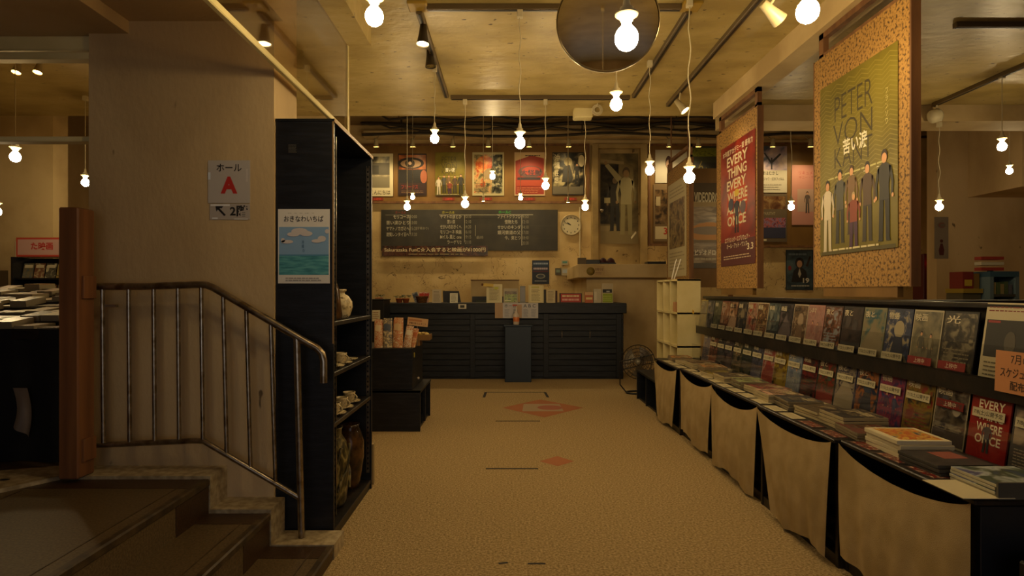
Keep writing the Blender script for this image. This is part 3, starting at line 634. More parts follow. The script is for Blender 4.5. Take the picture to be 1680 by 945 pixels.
card(867, 467, 892, 497, 8.22, 'menu_board', 'cream text menu standing right of the grey payment terminal', 'menu', 'cdbd88', lambda a: (a.rect(.1, .05, .9, .95, 'd4c692'), a.lines(.2, .1, .8, .8, 10, '6e5c34'), a.rect(.2, .84, .7, .9, 'b0a840')))
card(892.5, 475, 896, 497, 8.24, 'black_book', 'thin black book upright between two cards on the counter', 'book', '141210', None, .1, 0)
card(897, 475, 911, 497, 8.22, 'menu_card', 'small printed card right of the thin black book', 'card', 'c0ae84', txt(8))
card(912, 477, 914.5, 497, 8.26, 'dark_book', 'narrow dark red book edge right of the small printed card', 'book', '3a1a14', None, .1, 0)
card(918, 481, 955, 497, 8.25, 'red_display', 'wide red card with rows of pale lettering on the counter', 'display card', '2a1c14', lambda a: (a.rect(.06, .06, .95, .95, 'a83428'), a.lines(.12, .55, .88, .85, 1, 'd8c090', .6, 0), a.lines(.12, .15, .88, .5, 1, 'd8a090', .6, 0)), .02)
card(960, 479, 973, 497, 8.25, 'snack_box', 'small orange and cream box at the right of the counter', 'box', 'b05a30', lambda a: (a.rect(0, .7, 1, 1, 'c8a070'), a.rect(.1, .3, .9, .5, 'd8c080')), .06, 0)
card(974, 474, 986.5, 497, 8.25, 'white_box', 'plain white box between orange box and yellow-green leaflet', 'box', 'b4a88c', lambda a: a.rect(.1, .2, .4, .8, 'c8beA4'), .05, 0)
card(987.5, 465, 1006, 497, 8.25, 'leaflet_stand', 'leaflet with black and yellow-green blocks at the right end of the counter', 'leaflet', 'b0a080', lambda a: (a.rect(.08, .02, .95, .48, '8a9a1c'), a.rect(.08, .52, .9, .7, '181818'), a.rect(.4, .55, .7, .62, 'a0a0a0'), a.lines(.1, .1, .9, .4, 3, 'b8c060')), .01, -.05)
LEAF = noisy('leaf', ('2c3416', '4a5424', '5c6430'), 40, (1, 1, 1), .5)
TERC = flat('b05c2c', .7)
def pot(px, Y, lab, s_=1.0):
    t = thing('potted_plant', lab, 'plant', (P(px, 0, Y).x, Y, CZ), 0, 'small plants on the counter')
    MB().lathe([(.001, 0), (.04*s_, 0), (.055*s_, .06*s_), (.058*s_, .06*s_), (.058*s_, .07*s_), (.05*s_, .07*s_), (.001, .06*s_)], TERC, n=16).build('flower_pot', t)
    m = MB(); random.seed(px)
    for k in range(26):
        a = random.random()*6.28; r_ = random.random()*.05*s_; x, y, z = r_*math.cos(a), r_*math.sin(a), (.07+random.random()*.04)*s_; L_ = .03*s_
        m.add([(x, y, z), (x+L_*math.cos(a)-.01, y+L_*math.sin(a), z+.012), (x+1.6*L_*math.cos(a), y+1.6*L_*math.sin(a), z+.005), (x+L_*math.cos(a)+.01, y+L_*math.sin(a)+.008, z+.012)], [(0, 1, 2, 3)], LEAF)
    m.build('foliage', t)
pot(655, 8.25, 'small potted plant in terracotta, left of the pair on the counter', .9); pot(666, 8.25, 'small potted plant in terracotta, right of the pair on the counter', .9)
pot(622, 8.3, 'small plant at the far left counter end beside the tall shelf', 1.0)
t = thing('snack_basket', 'woven basket on the counter holding red and white packets', 'basket', (P(692, 0, 8.25).x, 8.27, CZ))
WICK = noisy('wicker', ('5a3414', '8a5a28', 'a0703a'), 60, (1, 1, 2), .7, .3, 60)
MB().lathe([(.001, 0), (.065, 0), (.085, .085), (.09, .085), (.09, .095), (.08, .095), (.06, .01), (.001, .01)], WICK, n=20).build('basket_body', t)
for x, r_, c1, c2, zz, lab in ((-.06, -.35, '3a4656', 'a0a0a0', .11, 'blue and silver packet leaning in the counter basket'), (-.01, .05, 'b02a1c', 'd8c8b0', .1, 'red and white packet upright in the counter basket'), (.045, .2, 'a82818', 'c8b8a0', .09, 'red packet at the right of the counter basket')):
    a = Art(.08, .14, photo([c1, c2, c1], 40), .015); a.rect(.1, .55, .9, .85, c1)
    a.build('snack_packet', None, (P(692, 0, 8.25).x+x, 8.27, CZ+.012), (-.1, r_, 0), label=lab, cat='snack packet')
t = thing('black_display_box', 'black box at the left counter end beside the tall shelf', 'box', (P(612, 0, 7.6).x, 7.62, 0)); MB().box(-.18, .155, -.1, .3, 0, 1.085, BLK, .006).build('box_body', t); MB().box(-.19, .165, -.11, .31, 1.085, 1.10, BLK, .004).build('lid', t)

# ---------------------------------------------------------------- stepped display boxes at left with snacks
t = thing('low_display_box', 'long low black display box on the carpet left of the aisle', 'display box', (-1.2, 5.06, 0))
m = MB(); m.box(-.5, .44, 0, .02, 0, .35, BLACKW); m.box(-.5, .44, .64, .66, 0, .35, BLACKW); m.box(-.5, .42, .02, .64, 0, .02, BLACKW); m.box(-.5, -.48, .02, .64, .02, .33, BLACKW); m.build('carcass', t)
MB().box(-.5, .445, 0, .66, .33, .352, BLACKW, .002).build('top_board', t); MB().box(.42, .44, .32, .34, .02, .33, BLACKW).build('divider', t); MB().box(.3, .31, .02, .64, .02, .33, BLACKW).build('back_panel', t)
t = thing('upper_display_box', 'black display box stacked on the low one, carrying snack bags', 'display box', (-1.2, 5.06, .353))
MB().box(-.5, .37, .02, .62, 0, .357, BLACKW, .003).build('box_body', t); MB().box(.371, .374, .1, .125, .27, .31, flat('a89838')).build('price_tag', t, label='small yellow tag')
MB().lathe([(.001, 0), (.012, 0), (.012, .015), (.001, .02)], flat('b0a090', .3), (.371, .3, .06), 10, (1, 0, 0)).build('knob', t)
BZ = .7105
def bag(px0, px1, py0, Y, c1, c2, lab, tilt=0, ry=0, z=BZ):
    x0 = P(px0, 0, Y).x; x1 = P(px1, 0, Y).x; w_ = x1-x0; h_ = P(0, py0, Y).z-z
    m = MB(); d = w_*.32; mm = photo([c1, c2, c1, 'd8c8a0'], 45)
    def side(s_): return lambda u, v: ((u-.5)*w_*(1-.06*v), s_*d*math.sin(PI*min(max(u, .0), 1))**.6*(1-v**2.2)*(.5 if s_ > 0 else 1)*(1 if v > .02 else .95), v*h_)
    m.grid(side(-1), 10, 12, mm); m.grid(side(1), 10, 12, mm)
    m.add([((u-.5)*w_*.7, -d*math.sin(PI*(.5+(u-.5)*.7))**.6*(1-v**2.2)-.003, v*h_) for v in (.58, .8) for u in (0, .25, .5, .75, 1)], [(i, i+1, i+6, i+5) for i in range(4)], flat(c2))
    m.build('snack_bag', None, ((x0+x1)/2, Y, z), (tilt, ry, 0), label=lab, cat='snack bag', group='snack bags on the black display box')
bag(614, 628, 524, 5.15, 'b0501c', 'd0b890', 'narrow orange snack bag, leftmost of the row beside the tall shelf')
bag(628, 644, 522, 5.16, 'b8a070', '4a5260', 'pale snack bag with a grey-blue print, second in the row')
bag(644, 661, 521, 5.16, 'b85a28', 'c8a878', 'orange snack bag with a pale seal, widest of the row', 0, .03)
bag(661, 674, 534, 5.17, 'b06a38', 'd8ccb0', 'smaller white and orange bag leaning right of the widest bag', 0, .16)
bag(672, 681, 538, 5.19, 'c8a070', 'b06030', 'thin orange packet leaning between bag and wooden tray', 0, .22)
a = Art(.075, .1, 'c0b490', .001); a.lines(.1, .2, .9, .9, 4, '8a5a30'); a.build('price_card', None, (P(616, 0, 5.3).x, 5.32, BZ+.22), label='pale card standing behind the snack bags at the shelf edge', cat='card')
MB().box(-.005, .005, -.002, .002, 0, .26, flat('c09a50')).build('card_stick', None, (P(618, 0, 5.3).x, 5.33, BZ), label='thin wooden stick rising behind the leftmost snack bag', cat='stick')
t = thing('snack_sign', 'slanted cream sign with brown lettering above the wooden tray', 'sign', (P(684, 0, 5.25).x, 5.27, BZ))
cx, z, w_, h_ = rpx(668, 522, 702, 535, 5.25); a = Art(w_, h_, 'c8a070', .002); a.text('沖縄の味 ちんすこう', .08, .15, .9, .45, '3a1c10', .01).rect(.05, .55, .7, .8, 'b07848'); a.build('sign_panel', t, (0, 0, z-BZ), (0, .12, 0)); MB().cyl((0, .004, 0), (0, .004, z-BZ+.03), .003, STEEL).build('rod', t)
t = thing('wooden_tray', 'small wooden tray of wrapped sweets beside the snack bags', 'tray', (P(690, 0, 5.35).x, 5.38, BZ+.0))
m = MB(); m.box(-.09, .09, -.08, .08, .05, .06, TEAK); m.box(-.09, .09, -.08, -.07, .06, .1, TEAK); m.box(-.09, .09, .07, .08, .06, .1, TEAK); m.box(-.09, -.08, -.07, .07, .06, .1, TEAK); m.box(.08, .09, -.07, .07, .06, .1, TEAK); m.box(-.08, .0, -.07, .07, 0, .05, TEAK); m.build('tray_body', t)
m = MB(); random.seed(9)
for k in range(22): m.ball((-.06+.12*random.random(), -.05+.1*random.random(), .085+.03*random.random()), .015, flat(random.choice(('c0a050', 'a88038', 'd0b870')), .4), (1.3, .9, .7), 8)
o = m.build('sweets', None, (P(690, 0, 5.35).x, 5.38, BZ), label='heap of golden wrapped sweets in the wooden tray', cat='sweets', kind='stuff')

# ---------------------------------------------------------------- back wall: boards, posters, chalkboard
def boardpx(x0, y0, x1, y1, Y, lab):
    cx, z, w_, h_ = rpx(x0, y0, x1, y1, Y); m = MB(); m.box(-w_/2, w_/2, 0, .03, 0, h_, TEAK); 
    o = m.build('poster_board', None, (cx, Y-.03, z), label=lab, cat='notice board')
    f = MB(); e = .035
    f.box(-w_/2-e, w_/2+e, -.02, .03, -e, 0, BROWNW); f.box(-w_/2-e, w_/2+e, -.02, .03, h_, h_+e, BROWNW); f.box(-w_/2-e, -w_/2, -.02, .03, 0, h_, BROWNW); f.box(w_/2, w_/2+e, -.02, .03, 0, h_, BROWNW); f.build('frame', o); return o
boardpx(586, 240, 963, 331, 10.39, 'long orange-brown wooden board of film posters above the chalkboard')
boardpx(1066, 240, 1190, 400, 10.39, 'orange-brown poster board right of the upper door')
boardpx(1222, 238, 1420, 403, 10.39, 'orange-brown poster board seen between the two cork boards')
def poster(x0, y0, x1, y1, Y, base, label, draw, name='film_poster', t=.003):
    cx, z, w_, h_ = rpx(x0, y0, x1, y1, Y); a = Art(w_, h_, base, t, .0005); draw(a); return a.build(name, None, (cx, Y-.004, z), label=label, cat='poster')
PY = 10.352
poster(598, 252, 645, 322, PY, 'c4b894', 'white-bordered poster with a grey street photograph, leftmost of the back row', lambda a: (a.rect(.1, .2, .88, .93, photo(['3a362c', '6a6250', '8a8068', 'b8ac88'], 6)), a.rect(.1, .5, .88, .78, '4a4436'), a.rect(.15, .52, .5, .72, '2c281e'), a.rect(.1, .2, .88, .45, '6e6650'), a.text('こんにちは', .2, .04, .9, .14, '4a4030', .01)))
def eye(a):
    a.rect(.03, .03, .97, .97, photo(['4a2412', '8a4c28', 'b06838'], 5)); a.ell(.45, .77, .46, .14, '1e120c'); a.ell(.45, .76, .36, .1, '9a7a5a'); a.ell(.42, .765, .17, .1, '22140e'); a.ell(.42, .77, .06, .04, 'c0a080')
    a.rect(.03, .3, .97, .62, '120c0a'); a.ell(.9, .45, .12, .16, '9a5434'); a.rect(.03, .03, .97, .3, '2c120e'); a.text('フリークス', .12, .16, .7, .26, '8a2418', .02); a.lines(.12, .06, .9, .13, 2, '806040')
poster(653, 252, 700, 321, PY, '2a1810', 'dark poster dominated by a large painted eye', eye)
def kant(a, small=False):
    G = noisy('gold_zigzag', ('5c5214', '6a5e1a', '746822'), 3, (1, 1, 1), .5, spec=.3)
    a.rect(0, 0, 1, 1, G)
    for k in range(0 if small else 26):
        v = .36+.024*k; y = zy = a.y() if k == 0 else zy
        for j in range(12):
            u = j/12; d = .012 if j % 2 else -.012
            a.add([a.pt(u, v+d, y), a.pt(u+1/12, v-d, y), a.pt(u+1/12, v-d+.004, y), a.pt(u, v+d+.004, y)], [(0, 1, 2, 3)], flat('7c7026', .5))
    a.text('PETER', .22, .76, .72, .9, '352c0e', -.012).text('VON', .2, .62, .72, .745, '352c0e', -.012).text('KANT', .22, .49, .72, .605, '352c0e', -.012)
    a.text('苦い涙', .34, .55, .66, .64, 'd8d2b8', .02); a.lines(.12, .43, .9, .46, 1, 'b0a868', .3); a.text('・・・・', .3, .42, .8, .425, 'c8c0a0')
    if not small: a.text('フ\nラ\nン\nソ\nワ', .87, .62, .9, .8, 'b8ae70')
    a.rect(.02, 0, .98, .02, '4a4218')
    a.person(.66, .05, .42, '4a3626', '2c241c', hair='20150c', skin='c89468', wide=1.15); a.person(.30, .06, .42, '48463e', '26241f', skin='c89468', wide=1.15); a.person(.46, .1, .38, '6e5234', '3a2c1c', hair='3a2010', skin='c89468', wide=1.1)
    a.person(.12, .02, .42, 'c0b49c', 'b8ac92', hair='1a120c', skin='c08c60', wide=1.15); a.person(.86, .04, .46, '2a2824', '181614', hair='2a1c10', skin='c89468', wide=1.1)
    a.person(.49, .03, .30, '7a3420', '3c1c3c', hair='a08a60', skin='c89468', wide=1.5); a.lines(.2, .015, .8, .04, 1, 'c8bc90', .4, 0)
poster(714, 250, 763, 321, PY, '6e6018', 'small gold poster with a lettered top and a group of people', lambda a: kant(a, True))
def orange(a):
    a.rect(.05, .05, .95, .95, photo(['3a3a28', '8a7a50', 'b89868', 'a84a20'], 8)); a.ell(.4, .72, .3, .2, photo(['a83a18', 'c86a30', 'd8a060'], 10)); a.ell(.6, .5, .25, .14, '8a7450'); a.rect(.62, .05, .95, .95, photo(['14120e', '4a4a3a', 'a09878'], 14)); a.lines(.1, .08, .6, .3, 6, '3a3020')
poster(775, 250, 827, 321, PY, 'b0a478', 'cream-edged poster with an orange painted figure and dark strip', orange)
def redp(a):
    a.rect(.03, .03, .97, .97, '8c2c18'); a.poly([(.03, .8), (.55, .93), (.97, .86), (.97, .97), (.03, .97)], 'c0a070'); a.lines(.35, .9, .95, .95, 1, '3a2010', .5)
    a.ell(.52, .55, .4, .14, '5a3a34'); a.ell(.55, .57, .3, .1, '9a3420'); a.text('大怪獣', .2, .46, .9, .6, '3a2830', .02); a.rect(.1, .36, .85, .42, '2c2428'); a.rect(.06, .22, .94, .36, '9c381c'); a.lines(.08, .06, .9, .2, 4, 'c07048')
poster(844, 250, 894, 321, PY, 'c0a078', 'bright red poster with dark brush lettering in the middle', redp)
def bwp(a):
    a.rect(.02, .02, .98, .98, photo(['14120e', '2c281e', '6a6048', 'a0946c'], 7)); a.ell(.5, .78, .13, .1, 'a89870'); a.poly([(.3, .3), (.38, .68), (.55, .7), (.66, .4), (.6, .3)], '26221a'); a.ell(.92, .8, .1, .14, 'c0b088')
    a.text('沖\n縄', .06, .62, .24, .95, 'c8bc98', .02); a.text('狂\n想', .06, .28, .2, .58, 'b8ac88', .01); a.person(.78, .25, .5, '1c1812', '14100c', wide=1.2); a.rect(.02, .02, .98, .2, '5a5240')
poster(906, 250, 958, 320, PY, '1c1812', 'black and white poster with brush lettering down its left side', bwp)
for px, l in ((619, 'street photograph'), (736, 'small gold'), (797, 'orange painted'), (868, 'red'), (936, 'black and white')):
    cx, z, w_, h_ = rpx(px-10, 324, px+10, 329, PY); a = Art(w_, h_, '7a2c14', .001); a.text('上映中', .2, .1, .8, .9, 'c03820', .02); a.build('showing_tag', None, (cx, PY, z), label='small red lettered tag on the board under the %s poster' % l, cat='tag', group='red tags under the posters')
# chalkboard
cx, z, w_, h_ = rpx(625, 344, 915, 411, 10.36)
a = Art(w_, h_, noisy('blackboard', ('2c2a22', '343028', '3c372c'), 3, (1, 1, 1), .5), .025, .0008)
CH = 'b8b098'; CH2 = '8a8470'
def col_(u, uw, rows, tu, times, step=.145, v0=.78):
    for i, s_ in enumerate(rows): a.text(s_, u+(.0 if len(s_) > 5 else .04), v0-step*i-.0, min(u+uw, u+.028*len(s_)), v0+.1-step*i, CH, .006)
    for i, s_ in enumerate(times): a.text(s_, tu, v0+.01-step*i, tu+.035, v0+.09-step*i, CH2)
a.text('ホールA', .08, .9, .14, .97, '7a2c20', .01)
col_(.03, .13, ['モリコーネ', '苦い涙ひとり', 'ヤマトノカガミへ', '遊覧レンタイ日へ'], .168, ['10:00', '13:00', '15:20', '17:30'])
a.text('(字幕あり)', .2, .5, .27, .58, CH2)
a.rect(.025, .865, .17, .872, CH2).rect(.163, .4, .166, .86, CH)
a.text('ホールB', .345, .9, .415, .97, 'a8a030', .01); col_(.335, .12, ['ヤマトの涙とひ', '苦い涙', 'せかいのおきくへ', 'モリコーネ 映画', 'Mイル 風と one', 'ラーゲリ2'], .475, ['10:10', '12:10', '14:20', '16:10', '19:15', '21:10'], .125)
a.rect(.33, .865, .655, .875, CH).rect(.478-.006, .2, .480-.006, .86, CH).rect(.533, .35, .536, .62, CH2); a.text('最終', .54, .28, .58, .36, CH2)
a.text('ホールC', .665, .9, .735, .975, '3ca040', .02); col_(.66, .13, ['ファイトクラブひ', '怪物たち', 'せかいのキンダ', '銀河鉄道の父', '今、東とつ', ' '], .8, ['9:50', '12:10', '14:10', '17:00', '18:40', '20:30'], .13)
a.rect(.655, .865, .86, .878, CH).rect(.795, .12, .798, .86, CH).rect(.8, .6, .99, .603, '4a4838').rect(.8, .3, .99, .303, '4a4838')
a.build('chalkboard', None, (cx, 10.37, z), label='wide chalkboard timetable with three columns of white lettering', cat='chalkboard')
cx, z, w_, h_ = rpx(627, 403.5, 800, 420, 10.33)
a = Art(w_, h_, photo(['1c0e08', '3a1c10', '5a3420', '2a1a10'], 8), .003, .0008); a.text('Sakurazaka FunC☆入会すると映画が¥1000円', .02, .4, .98, .88, 'd0c09a', .015); a.lines(.25, .1, .8, .28, 1, '8a7a58', .5); a.build('banner', None, (cx, 10.335, z), label='dark strip banner with pale lettering along the bottom of the chalkboard', cat='banner')
# clock
c = P(937, 369, 10.36); t = thing('wall_clock', 'round white wall clock right of the chalkboard', 'clock', (c.x, 10.37, c.z))
m = MB(); m.lathe([(.15, 0), (.182, 0), (.186, .012), (.18, .04), (.17, .042), (.165, .02)], flat('a89a78', .35, .3), (0, .03, 0), 36, (0, -1, 0)); m.build('rim', t)
m = MB(); m.lathe([(.001, .02), (.168, .02)], flat('c8bc98', .5), (0, .03, 0), 36, (0, -1, 0))
for k in range(12):
    a_ = k*PI/6; m.box(.135*math.sin(a_)-.007, .135*math.sin(a_)+.007, .0085, .0095, .135*math.cos(a_)-.012, .135*math.cos(a_)+.012, BLK)
m.build('dial', t)
m = MB()
for ang, L_, w_ in ((305, .08, .006), (292, .12, .004)):
    d = Vector((math.sin(R(ang)), 0, math.cos(R(ang)))); n_ = Vector((d.z, 0, -d.x))*w_; q = [Vector((0, .006, 0))-n_, Vector((0, .006, 0))+n_, d*L_+Vector((0, .006, 0))+n_, d*L_+Vector((0, .006, 0))-n_]; m.add(q, [(0, 1, 2, 3)], BLK)
m.build('hands', t)
poster(873, 427, 901, 466, 10.395, '1c2434', 'dark blue notice poster with pale lettering below the chalkboard', lambda a: (a.rect(.04, .72, .96, .97, '24344c'), a.lines(.08, .8, .92, .92, 1, '8a96a8', .6, 0), a.lines(.08, .58, .92, .72, 1, 'a89aa0', .6, 0), a.rect(.05, .5, .95, .56, '4a2430'), a.ell(.5, .33, .27, .1, '8a8878'), a.ell(.5, .33, .2, .07, '3a3e48'), a.lines(.15, .1, .85, .16, 1, '9a9a98', .5, 0)), 'notice_poster')
for (x0, y0, x1, y1, l, lens) in ((921, 427, 932, 435, 'topmost of three on the back wall', '5a8a80'), (911, 440, 920, 451, 'dark left one of three on the back wall', '708070'), (921, 440, 932, 452, 'lower right of three on the back wall', 'a8b0b8')):
    cx, z, w_, h_ = rpx(x0, y0, x1, y1, 10.38); t_ = .04; a = Art(w_, h_, 'a89c80' if 'dark' not in l else '4a4436', t_); a.rect(.15, .35, .85, .8, lens); a.build('wall_switch', None, (cx, 10.36, z), label='small wall control panel, '+l, cat='control panel')
m = MB()
for k in range(4): m.tube([P(932+k, 442+3*k, 10.37), P(945, 440+5*k, 10.37), P(955, 448+4*k, 10.36), P(960+4*k, 466, 10.35), P(963+3*k, 476, 10.34)], .008, BLK, 6)
m.tube([P(951.5, 340, 10.37), P(951.5, 495, 10.37)], .012, SOCK, 6); m.build('wall_wiring', label='tangle of dark wires and a pale conduit beside the control panels', cat='wiring')
# upper door with its poster
d = thing('door_1', None, None); d['kind'] = 'structure'
def lb(x0, y0, x1, y1, Y0, Y1, m_, par, name): 
    a_, b_ = P(x0, y1, 10.3), P(x1, y0, 10.3); return MB().box(a_.x, b_.x, Y0, Y1, max(a_.z, 1.602), b_.z, m_, .006).build(name, par)
DW = noisy('door_paint', ('8a744a', '9e8656', 'ac9462'), 2.5, (1, 1, 1), .6, .1, 20, spots=('5a4426', 8, .7))
lb(971, 237, 981, 436, 10.24, 10.4, DW, d, 'door_frame'); lb(1050, 237, 1061, 436, 10.24, 10.4, DW, d, 'door_frame'); lb(981, 237, 1050, 244, 10.24, 10.4, DW, d, 'door_frame')
lb(981, 244, 1050, 436, 10.33, 10.39, DW, d, 'door_leaf')
MB().lathe([(.001, 0), (.02, 0), (.02, .03), (.035, .04), (.03, .07), (.001, .075)], STEEL, P(984, 346, 10.3)+Vector((.03, .03, 0)), 14, (0, -1, 0)).build('door_handle', d)
def doorart(a):
    a.rect(0, 0, 1, 1, photo(['4a4028', '6a5c3a', '7e6e46'], 3)); a.rect(.0, .22, .48, .88, photo(['14110c', '2a2418', '3c3422'], 9)); a.poly([(0, .9), (.62, .88), (.62, .91), (0, .94)], '8c7a50'); a.rect(0, .14, .48, .2, '84744e'); a.rect(0, 0, 1, .14, '7c6c46')
    a.person(.38, .14, .62, '2a2418', '1e1a12', skin='6a5638'); a.person(.68, .1, .75, '94885e', '84784e', skin='86683e', hair='4a3a20', wide=1.05, arm=True); a.rect(.1, .45, .26, .51, '94885e'); a.poly([(.82, .05), (.95, .12), (.93, .14), (.8, .07)], 'd8d0b0')
poster(985, 252, 1047, 400, 10.325, '5c4e30', 'large sepia film poster of a man raising his arm on the upper door', doorart)
m = MB(); m.box(P(955, 0, 8.8).x, P(984, 0, 8.8).x, 8.75, 8.95, 1.602, 1.67, BLK, .005); m.build('black_case', label='flat black case lying on the ledge below the upper door', cat='case')
for px, l in ((992, 'left'), (1001, 'right')):
    c_ = P(px, 0, 8.8); m = MB(); m.lathe([(.001, 0), (.07, 0), (.065, .03), (.05, .07), (.02, .095), (.001, .1)], flat('3a0c12', .7), n=16); m.box(-.06, .06, -.1, -.02, 0, .02, BLK); m.build('dark_red_cap', None, (c_.x+(.01 if l == 'right' else -.025), 8.8, 1.602), (0, 0, 0), label='dark red cap on the ledge below the upper door, the %s one' % l, cat='cap', group='caps on the ledge')
m = MB(); m.box(-.06, .06, 0, .08, 0, .09, flat('5a4a30')); m.build('small_box', None, (P(953.5, 0, 8.7).x+.01, 8.66, 1.602), label='small brown box at the left corner of the ledge', cat='box')
m = MB(); m.box(P(1060, 0, 8.8).x, P(1090, 0, 8.8).x, 8.7, 8.9, 1.602, 1.64, BLK, .004); m.build('black_case', label='long thin black case on the ledge right of the upper door', cat='case')
a = Art(.15, .14, 'a88c5c', .001); a.text('お知らせ', .1, .5, .9, .8, '4a2418', .01).lines(.1, .1, .9, .4, 2, '6a4a30'); a.build('ledge_notice', None, (P(983, 0, 8.6).x, 8.597, P(0, 452, 8.6).z), label='tan paper notice on the front of the ledge', cat='notice')
m = MB(); m.lathe([(.001, 0), (.06, 0), (.06, .003), (.001, .003)], noisy('gold_seal', ('5a4a1c', '8a7430', '6a561c'), 60, (1, 1, 1), .5), (0, 0, 0), 20, (0, -1, 0)); m.build('round_sticker', None, (P(969, 0, 8.6).x, 8.6, P(0, 445, 8.6).z), label='round dull gold sticker on the ledge front left of the tan notice', cat='sticker')

# posters right of the door and between the boards
poster(1075, 246, 1127, 300, PY, 'b0a898', 'pale poster with a small dark-haired head, right of the upper door', lambda a: (a.ell(.42, .62, .1, .2, '3a1a14'), a.ell(.4, .58, .06, .12, 'b08c74'), a.rect(.38, .1, .46, .4, 'a08c7c')))
poster(1072, 302, 1100, 396, PY, '6a5434', 'dark narrow poster with cream lower strip, right of the upper door', lambda a: (a.rect(.1, .3, .9, .9, photo(['2a1e12', '5a4428', '7a6040'], 9)), a.rect(.1, .04, .9, .26, 'b8a884'), a.text('3', .6, .12, .8, .24, 'a82818', .02), a.rect(.15, .62, .4, .78, 'a0906c')))
poster(1133, 240, 1186, 300, PY, '2c2c14', 'dark green poster with bright yellow-green stripes at its top', lambda a: (a.rect(.02, .72, .98, .95, photo(['3a3c10', '7a7c20', '4a5014'], 14, (1, 1, 6))), a.rect(.02, .2, .98, .55, '1a1810'), a.text('ん', .2, .3, .5, .6, '6a5c28')))
poster(1243, 240, 1291, 316, PY, 'b0a894', 'poster of a bare tree over cream lettering between the cork boards', lambda a: (a.rect(0, .48, 1, 1, photo(['4a5468', '9a8a98', 'c0a8a0'], 5)), a.rect(.45, .5, .5, .75, '2a2830'), a.poly([(.47, .6), (.2, .85), (.25, .86), (.48, .66)], '2a2830'), a.poly([(.48, .62), (.8, .82), (.76, .85), (.46, .68)], '2a2830'), a.text('いまはむかし', .05, .38, .7, .46, '2a241c', .01), a.text('父・ジャワ・幻のフィルム', .05, .26, .9, .33, '3a342c', .005), a.lines(.1, .05, .9, .2, 3, '8a8270')))
poster(1243, 318, 1291, 397, PY, '5a4a34', 'dim poster with red and violet film stills below the bare tree poster', lambda a: (a.rect(.05, .68, .95, .95, photo(['4a2a18', '6a4a2c', '8a7048'], 8)), a.text('NAPARIITHT', .05, .56, .6, .62, '9a8c6c'), a.rect(.05, .3, .95, .5, photo(['6a1c1c', '7a6a8a', 'a04a3a', '3a3a5a'], 16)), a.rect(.05, .08, .95, .3, '2a2a44'), a.rect(.05, .02, .3, .06, 'c8bc98')))
poster(1299, 271, 1345, 369, PY, 'b07a6c', 'pink poster with two standing people between the cork boards', lambda a: (a.rect(.2, .22, 1, .6, 'a88a78'), a.text('リキュメント', .25, .84, 1.0, .9, '9a4a48', .005), a.text('サニー・デイズ', .25, .77, 1.0, .82, '9a4a48', .005), a.person(.55, .2, .36, '5a4c44', '3a3430'), a.person(.85, .18, .36, 'a8988a', '4a4038')))
poster(1289, 410, 1334, 476, 10.395, '2a3440', 'slate blue poster of a long-haired guitarist below the poster board', lambda a: (a.rect(.04, .03, .96, .97, photo(['26323c', '3a4a54', '4a5a60'], 4)), a.lines(.1, .85, .9, .93, 1, '6a7a84', .6), a.ell(.5, .68, .16, .13, '120e0c'), a.ell(.5, .65, .1, .09, 'a0785a'), a.poly([(.2, .2), (.28, .48), (.42, .56), (.58, .56), (.74, .48), (.8, .2)], '1a1614'), a.poly([(.44, .4), (.5, .55), (.56, .4), (.5, .3)], 'a8a090'), a.poly([(.72, .6), (.86, .85), (.92, .83), (.8, .58)], '2a1a10'), a.ell(.14, .55, .06, .06, '7a2420'), a.text('19', .62, .18, .85, .3, 'c8c4b8', .03), a.lines(.2, .08, .85, .14, 1, 'a8a8a0', .5, 0)))
# plain wall sheet and red fire box at right
t = thing('fire_hydrant_box', 'tall dark red hydrant box with a glowing red lamp', 'hydrant box', (P(1529, 0, 8.9).x, 8.95, 0))
MB().box(-.09, .09, 0, .25, 0, 1.77, flat('4a0c0c', .5), .01).build('box_body', t); MB().ball((.02, -.015, 1.63), .026, flat('ff2a18', .4, 0, 9)).build('lamp', t)
a = Art(.2, .6, noisy('toilet_wall_sign', ('7c7060', '84786a'), 3, (1, 1, 1)), .004); a.ell(.5, .8, .3, .07, '6a5c50').text('C', .3, .74, .7, .86, '7a4a40', .02); a.ell(.5, .42, .12, .04, '4a1818').poly([(.35, .08), (.3, .2), (.42, .36), (.58, .36), (.7, .2), (.65, .08)], '4a1818'); a.build('toilet_sign', None, (P(1548, 0, 8.45).x, 8.49, P(0, 424, 8.45).z), label='tall pale sign with a dark red pictogram on the far right wall', cat='sign')
t = thing('toy_house_shelf', 'yellow and red toy house display at the far right', 'display', (P(1606, 0, 6.5).x, 6.6, 0))
m = MB(); m.box(-.10, .10, 0, .25, .0, 1.18, flat('4a4430')); m.box(-.11, .11, -.02, .25, 1.18, 1.23, flat('8a7420')); m.build('stand', t)
m = MB(); m.box(-.10, .02, 0, .2, 1.23, 1.42, flat('6a1c14')); m.box(-.08, .0, -.005, 0, 1.26, 1.33, flat('a88c28')); m.box(.02, .10, .02, .2, 1.23, 1.40, flat('7a5a20')); m.build('toy_house', t)
t = thing('blue_shelf', 'pale blue small open shelf at the far right picture edge', 'shelf', (P(1661, 0, 6.4).x, 6.5, 0))
m = MB(); m.box(-.16, .16, 0, .25, 1.36, 1.42, flat('2c4a5c')); m.box(-.16, -.12, 0, .25, 0, 1.36, flat('5a6c74')); m.box(.12, .16, 0, .25, 0, 1.36, flat('5a6c74')); m.box(-.12, .12, .23, .25, 0, 1.36, flat('24282a')); m.box(-.12, .12, 0, .23, 1.14, 1.17, flat('3c3c34')); m.build('frame', t)
random.seed(11)
